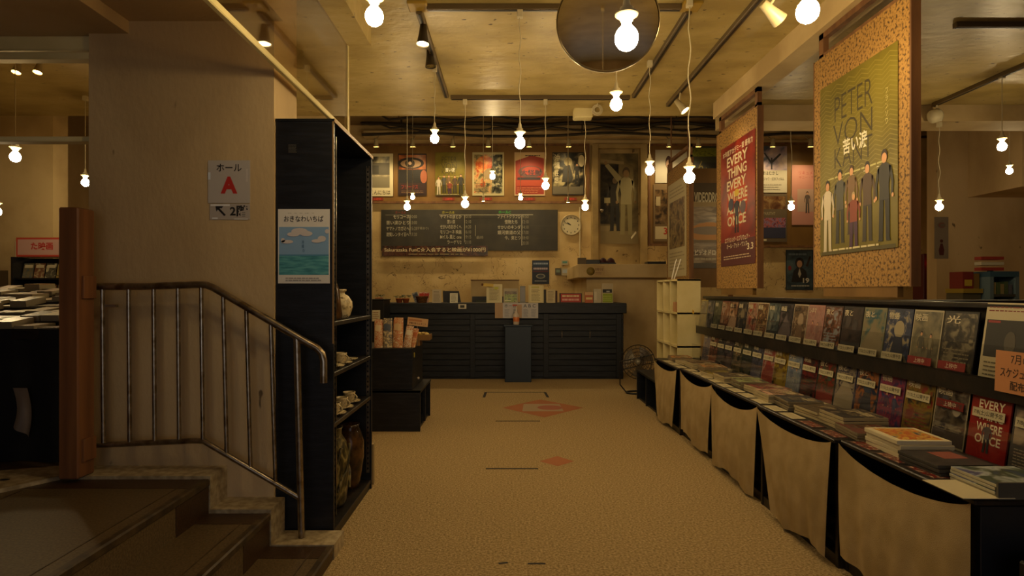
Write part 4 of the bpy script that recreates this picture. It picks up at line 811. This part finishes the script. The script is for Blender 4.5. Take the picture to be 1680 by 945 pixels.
for k in range(5): 
    w_ = .035; o = MB().box(0, w_, .02, .16, 0, .1+.06*random.random(), flat(random.choice(('6a2c20', '4a5a3a', '5a5a64', '8a7c50')))).build('picture_book', None, (P(1661, 0, 6.4).x-.115+.045*k, 6.5, 1.171), label='small picture books standing on the pale blue shelf', cat='book', group='books on the pale blue shelf')
m = MB()
for k in range(3): m.box(-.13, .12, 0, .1, .01+k*.06, .045+k*.06, flat(('8a2a20', 'b0a890', '8a2a20')[k]))
m.box(-.02, .02, .02, .06, 0, .02, BLK); m.build('striped_toy_boat', None, (P(1648, 0, 6.4).x, 6.55, 1.4205), label='red and white striped toy on top of the pale blue shelf', cat='toy')
t = thing('rear_rack', 'low navy black rack running behind the flyer rack at right', 'rack', (4.6, 4.6, 0))
MB().box(-1.7, 2.6, 0, .4, 0, 1.10, flat('0a0e18', .5), .01).build('rack_body', t); MB().box(-1.72, 2.62, -.02, .42, 1.10, 1.13, flat('0a0e18', .4), .005).build('top_board', t)

# ---------------------------------------------------------------- cork boards hung along the rack
def corkboard(Ya, Yb, lab, z0=1.225, z1=2.65, x=1.94, frame=True):
    t = thing('cork_board', lab, 'display board', (x, (Ya+Yb)/2, z0)); L_ = (Yb-Ya)/2
    MB().box(0, .04, -L_, L_, 0, z1-z0, PART).build('board_panel', t)
    MB().box(-.002, .045, -L_-.012, -L_, -.002, z1-z0+.002, BROWNW).build('edge_strip', t); MB().box(-.002, .045, L_, L_+.008, -.002, z1-z0+.002, BROWNW).build('edge_strip', t)
    m = MB(); m.box(.003, .037, -L_, -L_+.05, z1-z0, 2.80-z0, BROWNW); m.box(.003, .037, L_-.1, L_-.05, z1-z0, 2.80-z0, BROWNW); m.box(.003, .037, -L_, L_-.05, 2.765-z0, 2.80-z0, BROWNW)
    if Ya > 6: m.cyl((.02, -L_+.1, 2.79-z0), (.02, -L_+.1, 4.121-z0), .008, BROWNW, 8); m.cyl((.02, L_-.1, 2.79-z0), (.02, L_-.1, 4.121-z0), .008, BROWNW, 8)
    m.box(.003, .037, -L_, -L_+.02, z1-z0, z1-z0+.03, BROWNW); m.box(.003, .037, -L_, L_-.05, z1-z0, z1-z0+.02, BROWNW); m.build('hanger_frame', t)
    MB().box(.005, .035, -L_+.1, L_-.1, -.055, 0, TEAK).build('foot_board', t); return t
corkboard(2.86, 3.755, 'large cork display board nearest the camera, carrying the gold poster')
corkboard(4.62, 5.515, 'middle cork display board carrying the red poster')
corkboard(6.4, 7.28, 'farthest cork display board carrying the angled film sheet', x=1.95)
RX = -PI/2
def sideposter(px0, px1, X, ytop, ybot, base, draw, lab, t=.002, name='film_poster'):
    Ya = X*F/(px1-CX); Yb = X*F/(px0-CX); zt = H+(CY-ytop)/F*Yb; zb = H+(CY-ybot)/F*Yb
    a = Art(Yb-Ya, zt-zb, base, t, .00018); draw(a); return a.build(name, None, (X, (Ya+Yb)/2, zb), (0, 0, RX), label=lab, cat='poster')
sideposter(1346, 1473, 1.935, 148, 420, '6e6018', kant, 'large gold zigzag poster with five standing people on the nearest cork board')
def every(a):
    a.rect(0, 0, 1, 1, photo(['5a100c', '7a1a10', '8c2c16'], 4)); a.rect(0, 0, 1, .2, '4a1010')
    a.ell(.5, .5, .3, .2, 'a83a14'); a.text('本年度アカデミー賞 最有力', .06, .91, .94, .96, 'd0c0a0', .01)
    ls = ['EVERY', 'THING', 'EVERY', 'WHERE', 'ALL AT', 'ONCE']; 
    for i, s_ in enumerate(ls): a.text(s_, .2+.02*(i % 2), .815-i*.098, .8-.02*(i % 3), .895-i*.098, 'c8bc98', .02)
    a.person(.5, .26, .3, '2a2c3a', '141418', skin='b89060', wide=1.6); a.ell(.5, .58, .07, .03, 'c0a030'); a.ell(.33, .5, .08, .05, '3a3a4a'); a.ell(.68, .45, .08, .05, '5a4a50')
    a.text('エブリシング・エブリウェア・', .14, .19, .86, .235, 'd8ccaa', .01).text('オール・アット・ワンス', .2, .14, .8, .18, 'd8ccaa', .01).text('3.3', .8, .11, .96, .16, 'd8ccaa', .02); a.lines(.1, .05, .9, .09, 2, 'b8a080', .4, .1)
sideposter(1183, 1239, 1.935, 247, 438, '7a0c0c', every, 'red film poster with stacked cream capitals on the middle cork board')
def sheet(a):
    a.rect(.08, .3, .92, .8, photo(['2a1c10', '5a4428', '8a744c', '3a2c1c'], 9)); a.lines(.1, .84, .9, .95, 3, '8a7c5c'); a.lines(.1, .06, .9, .27, 6, '8a7c5c')
sideposter(1096, 1126, 1.945, 306, 455, 'b0a27c', sheet, 'cream film sheet with a brown group photograph on the farthest cork board')
t = thing('cross_board', 'cork board facing the camera behind the farthest cork board', 'display board', (2.45, 7.45, 1.25)); MB().box(-.42, .35, 0, .04, 0, 1.5, TEAK).build('board_panel', t); MB().box(-.44, -.40, -.01, .05, -1.249, 1.55, BROWNW).build('upright', t); MB().box(.33, .37, -.01, .05, -1.249, 1.55, BROWNW).build('upright', t)
def video(a):
    a.rect(0, 0, 1, 1, photo(['6a5c4c', '8c7c68', 'a89880'], 4, (1, 1, 5))); a.rect(0, .78, 1, 1, '4a3a20'); a.rect(0, .72, 1, .78, 'a08a60'); a.ell(.5, .42, .6, .12, 'c08a50'); a.ell(.5, .44, .6, .05, '8a7c6c')
    a.rect(0, .3, 1, .33, '7a6c58'); a.text('VIDEODROME', .03, .77, .97, .89, 'c8bc98', .03).text('ビデオドローム', .05, .15, .95, .22, 'e0d8c0', .03); a.lines(.05, .09, .95, .13, 1, 'b8ac90', .5, .1); a.rect(0, 0, 1, .06, '5a544c')
poster(1137, 300, 1191, 440, 7.4495, '8a7c68', 'greyish poster of dunes with bold capitals, behind the middle cork board', video)
m = MB(); 
for d_ in (-.02, .02): m.tube([(d_*.6, 0, -.02), (d_*1.1+.05, 0, .16), (d_+.06, 0, .19)], .006, WHITEP, 6)
m.build('white_strap', None, (1.72, 6.2, 1.349), label='looped white strap standing on top of the cream cube shelf', cat='strap')

# ---------------------------------------------------------------- flyer rack
RK0, RK1 = 1.78, 5.70
t = thing('flyer_rack', 'long black two-tier flyer rack along the right side', 'display rack', (1.9, (RK0+RK1)/2, 0)); hl = (RK1-RK0)/2
MB().box(0, .03, -hl, hl, 0, 1.13, TABW).build('back_board', t)
MB().box(-.035, .045, -hl, hl, 1.13, 1.155, TABW, .006).build('top_rail', t)
m = MB(); m.box(-.09, 0, -hl, hl, .815, .862, TABW, .004); m.box(-.098, -.09, -hl, hl, .80, .875, TABW); m.build('upper_ledge', t)
MB().box(-.13, 0, -hl, hl, .545, .563, TABW, .003).build('lower_ledge', t)
MB().box(-.1035, -.1005, -hl, hl, .87, 1.0, ACR).build('acrylic_guard', t, label='clear acrylic strip of the upper tier')
MB().box(-.135, -.132, -hl, hl, .57, .70, ACR).build('acrylic_guard', t, label='clear acrylic strip of the lower tier')
for k in range(8): y = -hl+.2+k*.5; MB().cyl((-.125, y, .552), (-.125, y, .60), .006, BLK, 8).build('peg', t)
YS = [5.62, 5.43, 5.24, 5.06, 4.88, 4.69, 4.50, 4.32, 4.13, 3.95, 3.76, 3.57, 3.38, 3.19, 3.0, 2.81, 2.62, 2.43]
U = [('c8b45a', ['b8a878', '8a8068', 'a89c84'], 'pale grey-yellow leaflet at the far end'), ('3a3c44', ['24262e', '5a5c68', '8a8480'], 'dark grey leaflet next to the far end'),
 ('3c4436', ['2a2e28', '505844', '787c64'], 'green-grey leaflet'), ('6a2c1c', ['5a2418', 'a06a48', 'c0a088'], 'leaflet with a red-brown face'), ('4a3024', ['2a1a16', 'a06c48', 'c8a484'], 'leaflet with orange-lit faces on black'), ('1c1c24', ['14141c', '34363c', '8a7c5c'], 'black leaflet with fine gold lettering'),
 ('b8a890', ['a83a24', 'c09a80', '5a3c30'], 'cream leaflet with a red figure'), ('c0ac8c', ['8a5a34', '4a3424', 'c09c6c'], 'cream leaflet with two stacked brown photographs'), ('2e3a3e', ['1c2428', '4a5c60', '8a9084'], 'blue-black leaflet with pale streaks'), ('1e1c26', ['14121a', '2e2a38', '6a5c60'], 'very dark violet leaflet'),
 ('c8b89c', ['8a6a4a', '5a4434', 'b89c7c'], 'cream magazine-style leaflet with a vertical title'), ('c08a7c', ['b87c70', 'c8968a', 'b08478'], 'pink leaflet with small standing figures'), ('3c2a20', ['241a18', '8a4c28', 'a8b0b8'], 'dark fiery leaflet with a pale slanted edge'), ('241a1c', ['1a1416', '3a2c2c', '4a3a34'], 'black leaflet with three pale faces'),
 ('8a8a6c', ['3a6a74', '8a8a6c', 'a0906c'], 'teal and sand leaflet with a tiny lone figure'), ('2a3456', ['1c2444', '3a4a74', 'c8b890'], 'blue and white leaflet with bold dark shapes'), ('c0b494', ['6a6450', '8c8468', 'a89c78'], 'white-bordered leaflet with a faded street photograph'), ('1e1a16', ['14120e', '4a4030', 'a09474'], 'black and white leaflet with brush lettering')]
Lw = [None, ('b8a08a', ['b09a88', '6a6a84'], 'pale curled leaflet'), ('8a4c38', ['a86a50', '3a2a2a'], 'leaflet with one dark silhouette'), ('2a2a30', ['1e1e26', '3c3c44'], 'charcoal leaflet'), ('3c3a44', ['5a4c54', '2a2a34'], 'grey-violet leaflet'), ('34402c', ['8a7c5c', '2a3428'], 'green leaflet'),
 ('2e3430', ['24282a', '485048'], 'dark slate leaflet'), ('50505c', ['6a6c84', '3a3a48'], 'blue-grey leaflet'), ('c0a898', ['c8b0a0', 'a83428'], 'white leaflet with red numerals'), ('b89a24', ['b89a24', '6a4c1c'], 'yellow-headed leaflet'), ('5c6c84', ['7484a0', 'a8b0b8'], 'sky blue leaflet with radiating rays'), ('2c1c20', ['8a1c1c', '2a2024'], 'dark leaflet with red spots'),
 ('2c3c2c', ['a02c20', '34442c'], 'green leaflet with a red square'), ('46405c', ['3c3454', 'b8aa8a'], 'violet leaflet with a cream lower half'), ('26304a', ['182038', 'c87830', '1c3050'], 'dark blue leaflet with orange flames'), ('6a3454', ['4c2c64', 'b03a5c', '30407c'], 'magenta and blue leaflet crowded with shapes'), ('8a7020', ['3a2c28', 'a08428', 'a03428'], 'ochre leaflet with small figures at its foot'), ('a89c84', ['4a3a34', 'b8ac94', '3c3c4c'], 'cream leaflet with a red numeral line')]
FW, FH = .182, .257
def dim(c, k=.74): return ''.join('%02x' % int(int(c[j:j+2], 16)*k) for j in (0, 2, 4))
def flyer(c, pal, up, i):
    c = dim(c, .85); pal = [dim(p) for p in pal]
    a = Art(FW, FH, c, .006, .0004); random.seed(i*7+up)
    a.rect(.03, .03, .97, .97, photo(pal+[pal[0]] if len(pal) < 3 else pal, 16+(i*5) % 13))
    k = i % 5
    if k == 0: a.ell(.55, .62, .2, .16, pal[-1]); a.poly([(.25, .05), (.4, .48), (.7, .48), (.85, .05)], pal[0])
    elif k == 1: a.person(.35, .08, .55, pal[0], pal[1]); a.person(.68, .1, .5, pal[-1], pal[0])
    elif k == 2: a.rect(.08, .5, .92, .9, photo(pal[::-1], 24)); a.lines(.1, .1, .9, .42, 5, pal[-1])
    elif k == 3: a.ell(.3, .68, .13, .12, pal[-1]); a.ell(.68, .62, .13, .12, pal[1]); a.rect(.03, .03, .97, .25, pal[0])
    else: a.poly([(.03, .2), (.5, .7), (.97, .35), (.97, .03), (.03, .03)], pal[-1]); a.lines(.1, .76, .8, .92, 2, pal[0], .6)
    a.text(random.choice(('映画', 'シネマ', '劇場', '夜と', '光', '物語')), .08, .8, .5, .93, 'c8bc9c' if sum(lin(c)[:3]) < .9 else '2a2018', .01)
    return a
DL = {}
for tier, specs in (('upper', U), ('lower', Lw)):
    for i, sp_ in enumerate(specs):
        if not sp_: continue
        c, pal, l = sp_; a = flyer(c, pal, tier == 'upper', i+(31 if tier == 'lower' else 0)); y = YS[i]; x, z = (1.828, .8625) if tier == 'upper' else (1.795, .5635)
        if 'EVERY' in l: pass
        o = a.build('leaflet', None, (x, y, z), (-.14, 0, RX), label=l+(' in the upper tier of the rack' if tier == 'upper' else ' in the lower tier of the rack'), cat='leaflet', group='leaflets in the %s tier' % tier)
        if i >= 2:
            red = (tier == 'upper' and i in (16, 17)); tw = .15
            d_ = Art(tw, .034, '8c2018' if red else 'b4aa88', .001, .0004); d_.text('上映中' if red else random.choice(('7/8(土)公開予定', '7/15(土)公開予定', '7/22(土)公開予定')), .28 if red else .05, .18, .72 if red else .95, .82, 'd8c0a8' if red else '3a3428', .01)
            d_.build('date_label', o, (0, -.016 if tier == 'upper' else -.008, .012 if tier == 'upper' else .155), label='red now-showing strip' if red else None)
def redfly(a):
    a.rect(0, 0, 1, 1, photo(['7a0c0c', '8a1c14', '5a0c10'], 5))
    for i, s_ in enumerate(('EVERY', 'THING', 'WHERE', 'ONCE')): a.text(s_, .2, .74-.17*i, .85, .87-.17*i, 'd8ccaa', .02)
    a.person(.5, .1, .45, '2a2c3a', '141418', wide=1.4)
    a.text('アカデミー賞', .1, .91, .9, .96, 'c8a890')
def whfly(a):
    a.rect(.05, .36, .95, .84, photo(['3a3c44', '6a5c50', '9a8a74'], 12)); a.lines(.08, .87, .8, .95, 1, '4a4438'); a.lines(.1, .06, .9, .32, 6, '8a8068')
def build_special(x, z, y, base, fn, lab, w_=FW, h_=FH, red=False):
    a = Art(w_, h_, base, .006, .0004); fn(a); o = a.build('leaflet', None, (x, y, z), (-.14, 0, RX), label=lab, cat='leaflet', group='leaflets in the '+('upper' if z > .8 else 'lower')+' tier')
    d_ = Art(.15, .034, '8c2018' if red else 'b4aa88', .001, .0004); d_.text('上映中' if red else '7/8(土)公開予定', .28 if red else .05, .18, .72 if red else .95, .82, 'd8c0a8' if red else '3a3428', .01); d_.build('date_label', o, (0, -.008, .155), label='red now-showing strip' if red else None)
build_special(1.795, .5635, 2.43, 'c0b494', whfly, 'white-headed leaflet with a red strip in the lower tier', red=True)
build_special(1.795, .5635, 2.235, '7a0c0c', redfly, 'dark red leaflet with stacked capitals, nearest in the lower tier')
build_special(1.795, .5635, 2.04, '3a3430', whfly, 'white-edged leaflet past the dark red one, mostly beyond the picture edge')
a = Art(.21, .297, 'b8ac8a', .006, .0004); a.lines(.06, .88, .95, .97, 2, '7a3a2c'); a.rect(.05, .3, .95, .78, '24221e'); a.rect(.08, .74, .35, .77, '8a2420'); a.ell(.6, .5, .12, .14, '4a4438'); a.lines(.1, .05, .9, .26, 4, '6a6048')
a.build('schedule_sheet', None, (1.826, 2.2, .8625), (-.14, 0, RX), label='larger white programme sheet at the near end of the upper tier', cat='leaflet')
a = Art(.2, .3, 'c0b490', .004, .0004); a.lines(.1, .1, .9, .9, 8, '6a6048'); a.build('schedule_sheet', None, (1.85, 1.98, .88), (-.1, 0, RX), label='tall cream sheet at the right picture edge, standing above the others', cat='leaflet')
a = Art(.19, .15, 'b87c4c', .002, .0004); a.text('7月の', .35, .7, .75, .93, '3a2414', .01).text('スケジュール', .12, .38, .95, .6, '3a2414', .01).text('配布中', .35, .08, .85, .3, '3a2414', .01)
a.build('notice_card', None, (1.79, 2.085, .835), (-.04, 0, RX), label='orange-pink notice card with handwritten characters on the upper tier ledge', cat='notice')
a = Art(.05, .035, 'c8a828', .001); a.rect(.3, .2, .7, .8, 'a04020'); a.build('yellow_flag', None, (1.78, 5.72, .985), (0, .25, RX), label='small yellow tag sticking out at the far end of the upper tier', cat='tag')

# ---------------------------------------------------------------- curtained display tables
YB = [5.71, 4.92, 4.13, 3.345, 2.555, 1.81]
ORD = ['farthest', 'fourth nearest', 'middle', 'second nearest', 'nearest']
XF = 1.43; TZ = .56
for i in range(5):
    ya, yb = YB[i+1]+.003, YB[i]-.003; yc = (ya+yb)/2; L_ = (yb-ya)/2; dx = .012*((i*2) % 3-1)
    t = thing('display_table', 'black box table with open front, %s of the five curtained ones' % ORD[i], 'display table', (XF+dx, yc, 0), 0, 'black box tables along the rack')
    for s_ in (-1, 1): MB().box(.005, .31, s_*L_, s_*(L_-.022), 0, TZ-.02, TABW if not (i == 4 and s_ < 0) else flat('0a0e16', .5), .002).build('side_panel', t)
    MB().box(-.012, .315, -L_, L_, TZ-.02, TZ-.002, TABW, .004).build('tabletop', t)
    MB().box(.01, .31, -L_+.022, L_-.022, .0, .05, TABW).build('bottom_board', t); MB().box(.29, .31, -L_+.022, L_-.022, .05, TZ-.02, TABW).build('back_panel', t)
    m = MB(); sg = .05+.012*(i % 3); sk = (.12, .03, .03, .2, .03)[i]; wr = (.8, .9, .93, .9, .98)[i]
    def cl(u, v, L_=L_, sg=sg, sk=sk, i=i, wr=wr):
        s_ = u*2-1                                    # -1 near .. 1 far
        y = s_*L_*(.985-(1-wr)*v)-(sk*v*(1+s_)/2*.9)+.01*math.sin(u*9+i)*v
        top = TZ-.012-sg*(1-s_*s_)**.8
        z = top*(1-v)+(.035+.02*math.sin(u*7+i*2)+(.03*(u) if i in (1, 4) else 0))*v
        x = -.016-.022*(1-abs(s_))**.5*math.sin(v*PI*.9)-.006*math.sin(u*22+2*v+i)*v-.005*math.sin(u*40+i*3-3*v)*(v*.6+.1)-.012*v
        return (x-.006, y, z)
    m.grid(cl, 48, 24, CLOTH)
    o = m.build('cloth_curtain', None, (XF+dx, yc, 0), label='beige calico curtain sagging over the %s box table' % ORD[i], cat='curtain', group='calico curtains on the box tables')
    # cards along the front edge
    for k in range(4):
        y = yb-.1-k*(2*L_-.2)/3; red = (i == 4 and k < 3) or (i == 3 and k > 1)
        if i == 0 and k < 1: continue
        a = MB(); a.box(-.035, .035, -.075, .075, 0, .0015, flat('b8ac8a' if not red else '2a1412')); 
        if red: a.box(-.028, .028, -.068, .068, .0015, .0022, photo(['7a140e', '3a100c', 'c09a80'], 50))
        else: a.box(-.02, .02, -.06, .06, .0015, .002, flat('a89c7a'))
        nm = ('first', 'second', 'third', 'fourth')[k]
        a.build('info_card', None, (XF+dx+.04, y, TZ-.0015), label=('red ' if red else 'cream ')+'info card edging the %s table, %s from its far end' % (ORD[i], nm), cat='card', group='info cards on the table edges')
# books in the open corner of the second nearest table
for k, c in enumerate(('8a4a20', '3a2418', '6a3018')):
    MB().box(0, .16, 0, .03, 0, .24+.02*k, flat(c)).build('upright_book', None, (1.5, 3.27-.035*k, .0505), label='%s book standing inside the second nearest table behind its curtain' % ('orange-brown', 'dark brown', 'red-brown')[k], cat='book')
# magazines on the tables
def magstack(y, x, w_, d_, th, n, cover, edge, look, rz=0, draw=None):
    z = TZ-.0015; base = None
    for k in range(n):
        m = MB(); m.box(-w_/2, w_/2, -d_/2, d_/2, 0, th, flat(edge, .7), .0012); m.box(-w_/2+.0008, w_/2-.0008, -d_/2+.0008, d_/2-.0008, th, th+.0006, cover)
        if k == n-1 and draw: draw(m, w_, d_, th+.0007)
        place = ('only copy' if n == 1 else 'topmost of its stack' if k == n-1 else 'lowest of its stack' if k == 0 else 'in the middle of its stack')
        m.build('magazine', None, (x+random.uniform(-.004, .004), y+random.uniform(-.004, .004), z), (0, 0, rz+random.uniform(-.03, .03)), label=look+', '+place, cat='magazine', group='stacked magazines on the box tables'); z += th+.0012
def deco(c1, c2):
    rs = random.Random(c1+c2)
    def f(m, w_, d_, z):
        x0 = rs.uniform(-.42, -.1); y0 = rs.uniform(-.42, -.1)
        m.box(w_*x0, w_*rs.uniform(.15, .44), d_*y0, d_*rs.uniform(.1, .44), z-.0001, z+.0003, photo([c1, c2, '2a2018', 'a89468'], 22))
        m.box(-w_*.44, -w_*.32, -d_*.4, d_*rs.uniform(0, .4), z-.0001, z+.0004, flat(c2))
        for k in range(4): m.box(w_*(.28-.05*k), w_*(.30-.05*k), -d_*.38, d_*rs.uniform(-.1, .2), z, z+.0005, flat('b0a480'))
    return f
random.seed(21)
stk = [(5.5, 'a8743c', 'orange-brown', 3), (5.22, '988868', 'grey-cream', 2), (4.98, '5a4030', 'dark brown', 3), (4.72, 'a87a4c', 'tan', 4), (4.47, '7a6a20', 'black and yellow', 2), (4.22, '4a4238', 'smoky grey', 3), (3.97, '848c5c', 'pale green', 4), (3.73, '7a3a34', 'rose red', 3), (3.5, 'b08c74', 'cream and pink', 3), (3.27, '34363c', 'slate grey', 4), (3.03, '4a3c24', 'dull olive', 3), (2.8, '201a18', 'almost black', 4), (2.62, '5a281e', 'dark red', 3)]
for j, (y, c, nm, n) in enumerate(stk):
    cov = photo([c, '2c2018', c, '7a6a50'] if j % 2 else [c, c, '5a4c38', '1e1914'], 14+j, (1, 1, 1), .6)
    magstack(y, 1.60+.012*((j*5) % 4)-.01, .185+.01*(j % 3), .215, .011+.002*(j % 3), n, cov, 'a89870' if j % 3 else '7a6c50', '%s-covered magazine on the box tables' % nm, .09*(((j*2) % 3)-1), deco('8a7a58' if j % 2 else '2a1a14', c))
    if j % 2: magstack(y+.05, 1.735, .07, .16, .008, 2, flat('a89470'), '9a8c6c', 'narrow booklet behind the %s stack' % nm, 0)
YR = photo(['3a4468', 'c89a24', 'b84a1c', 'd8b04a', 'a03c1c'], 13)
magstack(2.375, 1.60, .205, .225, .016, 4, flat('d0c4a0'), 'c8bc98', 'magazine with a yellow and red painted cover', -.02, lambda m, w_, d_, z: m.box(-w_*.38, w_*.4, -d_*.42, d_*.42, z-.0001, z+.0003, YR))
magstack(2.145, 1.58, .20, .2, .012, 3, photo(['1c1a18', '3a3230', '24201c'], 20), '3a362e', 'black-covered magazine between yellow stack and tray', .05, lambda m, w_, d_, z: m.box(-w_*.05, w_*.4, -d_*.1, d_*.35, z-.0001, z+.0003, flat('8a4a3c')))
BLU = photo(['2a3c5c', '3a4a2c', 'a8b0b0', '4a4c74'], 9)
magstack(1.925, 1.615, .215, .19, .010, 4, BLU, 'b0a88c', 'blue and green covered magazine in the near tray', 0)
t = thing('magazine_tray', 'grey tray with a metal label holder at the near end of the tables', 'tray', (1.62, 1.93, TZ-.0015))
m = MB(); m.box(-.115, .14, -.112, -.104, 0, .052, flat('4a463c', .5)); m.box(.125, .14, -.104, .1, 0, .04, flat('4a463c', .5)); m.build('tray_wall', t)
m = MB()
for b_ in ((-.0, .06, .008, .012), (-.0, .06, .034, .038), (-.0, .004, .012, .034), (.056, .06, .012, .034)): m.box(b_[0]-.02, b_[1]-.02, -.116, -.112, b_[2], b_[3], STEEL)
m.build('label_holder', t)
MB().box(-.08, .08, -.09, .09, 0, .002, flat('c8bc98')).build('paper_sheet', None, (1.475, 1.905, TZ+.0025), (0, 0, 0), label='white sheet on the near corner of the nearest table', cat='paper')
# low box with paper at the bottom right corner
t = thing('low_black_box', 'low black box at the bottom right corner of the picture', 'box', (1.68, 1.52, 0)); MB().box(-.2, .3, -.2, .2, 0, .42, BLK, .006).build('box_body', t)
a = MB(); a.box(-.14, .14, -.1, .1, 0, .004, flat('c0b8a0')); a.box(-.1, .12, -.09, -.05, .004, .0045, BLK); a.build('paper_sheet', None, (1.70, 1.60, .4205), (0, 0, .15), label='white printed sheet on the low black box at bottom right', cat='paper')

# ---------------------------------------------------------------- bench, cube shelf, fan
t = thing('low_bench', 'low black open bench under the cream cube shelf', 'bench', (1.43, 6.17, 0))
for y in (-.45, 0, .43): MB().box(0, .55, y, y+.02, 0, .30, BLACKW).build('side_panel', t)
MB().box(0, .55, -.45, .45, .30, .325, BLACKW, .003).build('seat_board', t); MB().box(.02, .55, -.43, .43, 0, .02, BLACKW).build('bottom_board', t); MB().box(.53, .55, -.43, .43, .02, .30, BLACKW).build('back_panel', t)
t = thing('cube_shelf', 'cream nine-cube shelf standing on the black bench', 'shelf', (1.655, 5.80, .3255)); DZ = .329; CL = .82; CD = .225
m = MB(); nz = 3
for k in range(4): m.box(0, CD, 0, CL, k*DZ-(.0 if k == 0 else .009), k*DZ+(.018 if k == 0 else .009), CREAM)
for k in range(4): y = k*(CL-.018)/3; m.box(0, CD, y, y+.018, .0, 3*DZ+.008, CREAM)
m.build('frame', t); MB().box(CD-.006, CD, .018, CL-.018, .02, 3*DZ-.01, CREAM).build('back_panel', t)
for (y, c, h_, w_, zr, l) in ((.62, '8a7a60', .11, .14, 2, 'small stack of grey boxes in the top far cube'), (.36, '4a1a14', .07, .12, 2, 'small dark red box in the top middle cube'), (.07, '4a5660', .27, .1, 2, 'blue-grey folder filling the top near cube'), (.12, 'a87a50', .1, .08, 2, 'tan card box in front of the blue-grey folder')):
    xx = .03 if 'tan' in l else .07
    MB().box(0, .05 if 'tan' in l else .12, 0, w_, 0, h_, flat(c), .003).build('stored_box', None, (1.655+xx-(.02 if 'tan' in l else 0), 5.80+y, .3255+zr*DZ+.0095), label=l, cat='box')
MB().box(0, .08, 0, .1, 0, .07, flat('c8c0a8')).build('stored_box', None, (1.74, 6.44, .3255+2*DZ+.0095+.1105), label='white box on the grey boxes in the top far cube', cat='box')
fc = Vector((1.52, 6.95, .35)); t = thing('floor_fan', 'dark metal floor fan behind the black bench', 'fan', (1.52, 6.95, 0)); c0 = Vector((0, 0, .37)); axn = Vector((-.55, -1, .1)).normalized()
q = Vector((0, 0, 1)).rotation_difference(axn); FM = flat('4a4036', .3, .7)
m = MB()
for s_, dz in ((1, .05), (-1, -.05)):
    for r_, off in ((.2, 0), (.16, .4), (.12, .7), (.08, .9), (.045, 1)): m.tube([c0+q @ Vector((r_*math.cos(a/24*2*PI), r_*math.sin(a/24*2*PI), dz*off)) for a in range(25)], .0035 if r_ < .2 else .006, FM, 6)
    for k in range(20): a = k*PI/10; m.tube([c0+q @ Vector((r_*math.cos(a), r_*math.sin(a), dz*off)) for r_, off in ((.2, 0), (.12, .7), (.045, 1))], .0022, FM, 4)
m.build('guard', t)
m = MB()
for k in range(3):
    a0 = k*2*PI/3; m.grid(lambda u, v: tuple(c0+q @ Vector(((.03+.15*v)*math.cos(a0+(u-.3)*1.5*(.6+.4*v)), (.03+.15*v)*math.sin(a0+(u-.3)*1.5*(.6+.4*v)), .03*(u-.5)))), 6, 6, flat('6a6254', .3, .5))
m.build('blade', t); m = MB(); m.lathe([(.001, .035), (.03, .03), (.035, 0), (.05, -.05), (.05, -.14), (.03, -.16), (.001, -.16)], flat('8a8474', .4, .4), c0, 18, axn); m.build('motor', t)
m = MB(); m.tube([(.14*math.cos(a/20*2*PI), .11*math.sin(a/20*2*PI), .012) for a in range(21)], .011, BLK, 8); m.build('base', t)
m = MB(); m.tube([(-.14, 0, .012), (-.21, .02, .1), (-.215, .02, .37), tuple(c0+q @ Vector((.2, 0, 0)))], .008, BLK, 8); m.tube([(.14, 0, .012), (.2, .02, .1), (.21, .0, .37), tuple(c0+q @ Vector((-.2, 0, 0)))], .008, BLK, 8); m.build('yoke', t)

# ---------------------------------------------------------------- marks on the carpet
def FP(px, py): Y = H*F/(py-CY); return ((px-CX)/F*Y, Y)
TAPE = flat('1e140c', .7)
def tape(pts, lab, th=.02, name='floor_tape'):
    m = MB()
    for (a_, b_) in zip(pts, pts[1:]):
        A, B = Vector(FP(*a_)), Vector(FP(*b_)); d_ = (B-A).normalized(); n_ = Vector((-d_.y, d_.x))*th/2
        m.prism([tuple(A-n_), tuple(B-n_), tuple(B+n_), tuple(A+n_)], .0004, .0016, TAPE)
    m.build(name, label=lab, cat='floor tape')
tape([(813, 691), (886, 691)], 'dark tape line on the carpet, farther of the two straight ones', .025)
tape([(797, 769), (883, 769)], 'dark tape line on the carpet, nearer of the two straight ones', .02)
tape([(794, 652), (797, 643.5), (894, 643.5), (899, 652)], 'bracket-shaped dark tape on the carpet in front of the counter', .03)
OR = flat('a0623a', .8)
def quad(pts, m_, z, mb): mb.add([(*FP(*p), z) for p in pts], [tuple(range(len(pts)))[::-1]], m_)
m = MB(); quad([(824, 669), (886, 655.5), (957, 669), (893, 685)], OR, .0012, m); quad([(859, 663), (918, 663), (925, 675), (857, 675)], flat('a08a6c', .7), .0018, m)
x, y = FP(902, 669)
m.add([(x+.13*math.cos(a/20*2*PI), y+.12*math.sin(a/20*2*PI), .0023) for a in range(20)], [tuple(range(20))], flat('9a5a44', .7)); m.build('floor_sticker', label='large orange diamond floor sticker with a pale printed square', cat='floor sticker')
for k in range(5): pass
m = MB(); quad([(885, 757), (914, 748.5), (942, 757), (915, 765)], OR, .0012, m); m.build('floor_sticker', label='small orange diamond floor sticker nearer the camera', cat='floor sticker')
for pts, l in (([(818, 925), (833, 923)], 'small dark tape scrap at the bottom of the picture, left piece'), ([(866, 925), (895, 925)], 'dark tape scrap at the bottom of the picture, right piece')): tape(pts, l, .014, 'tape_scrap')
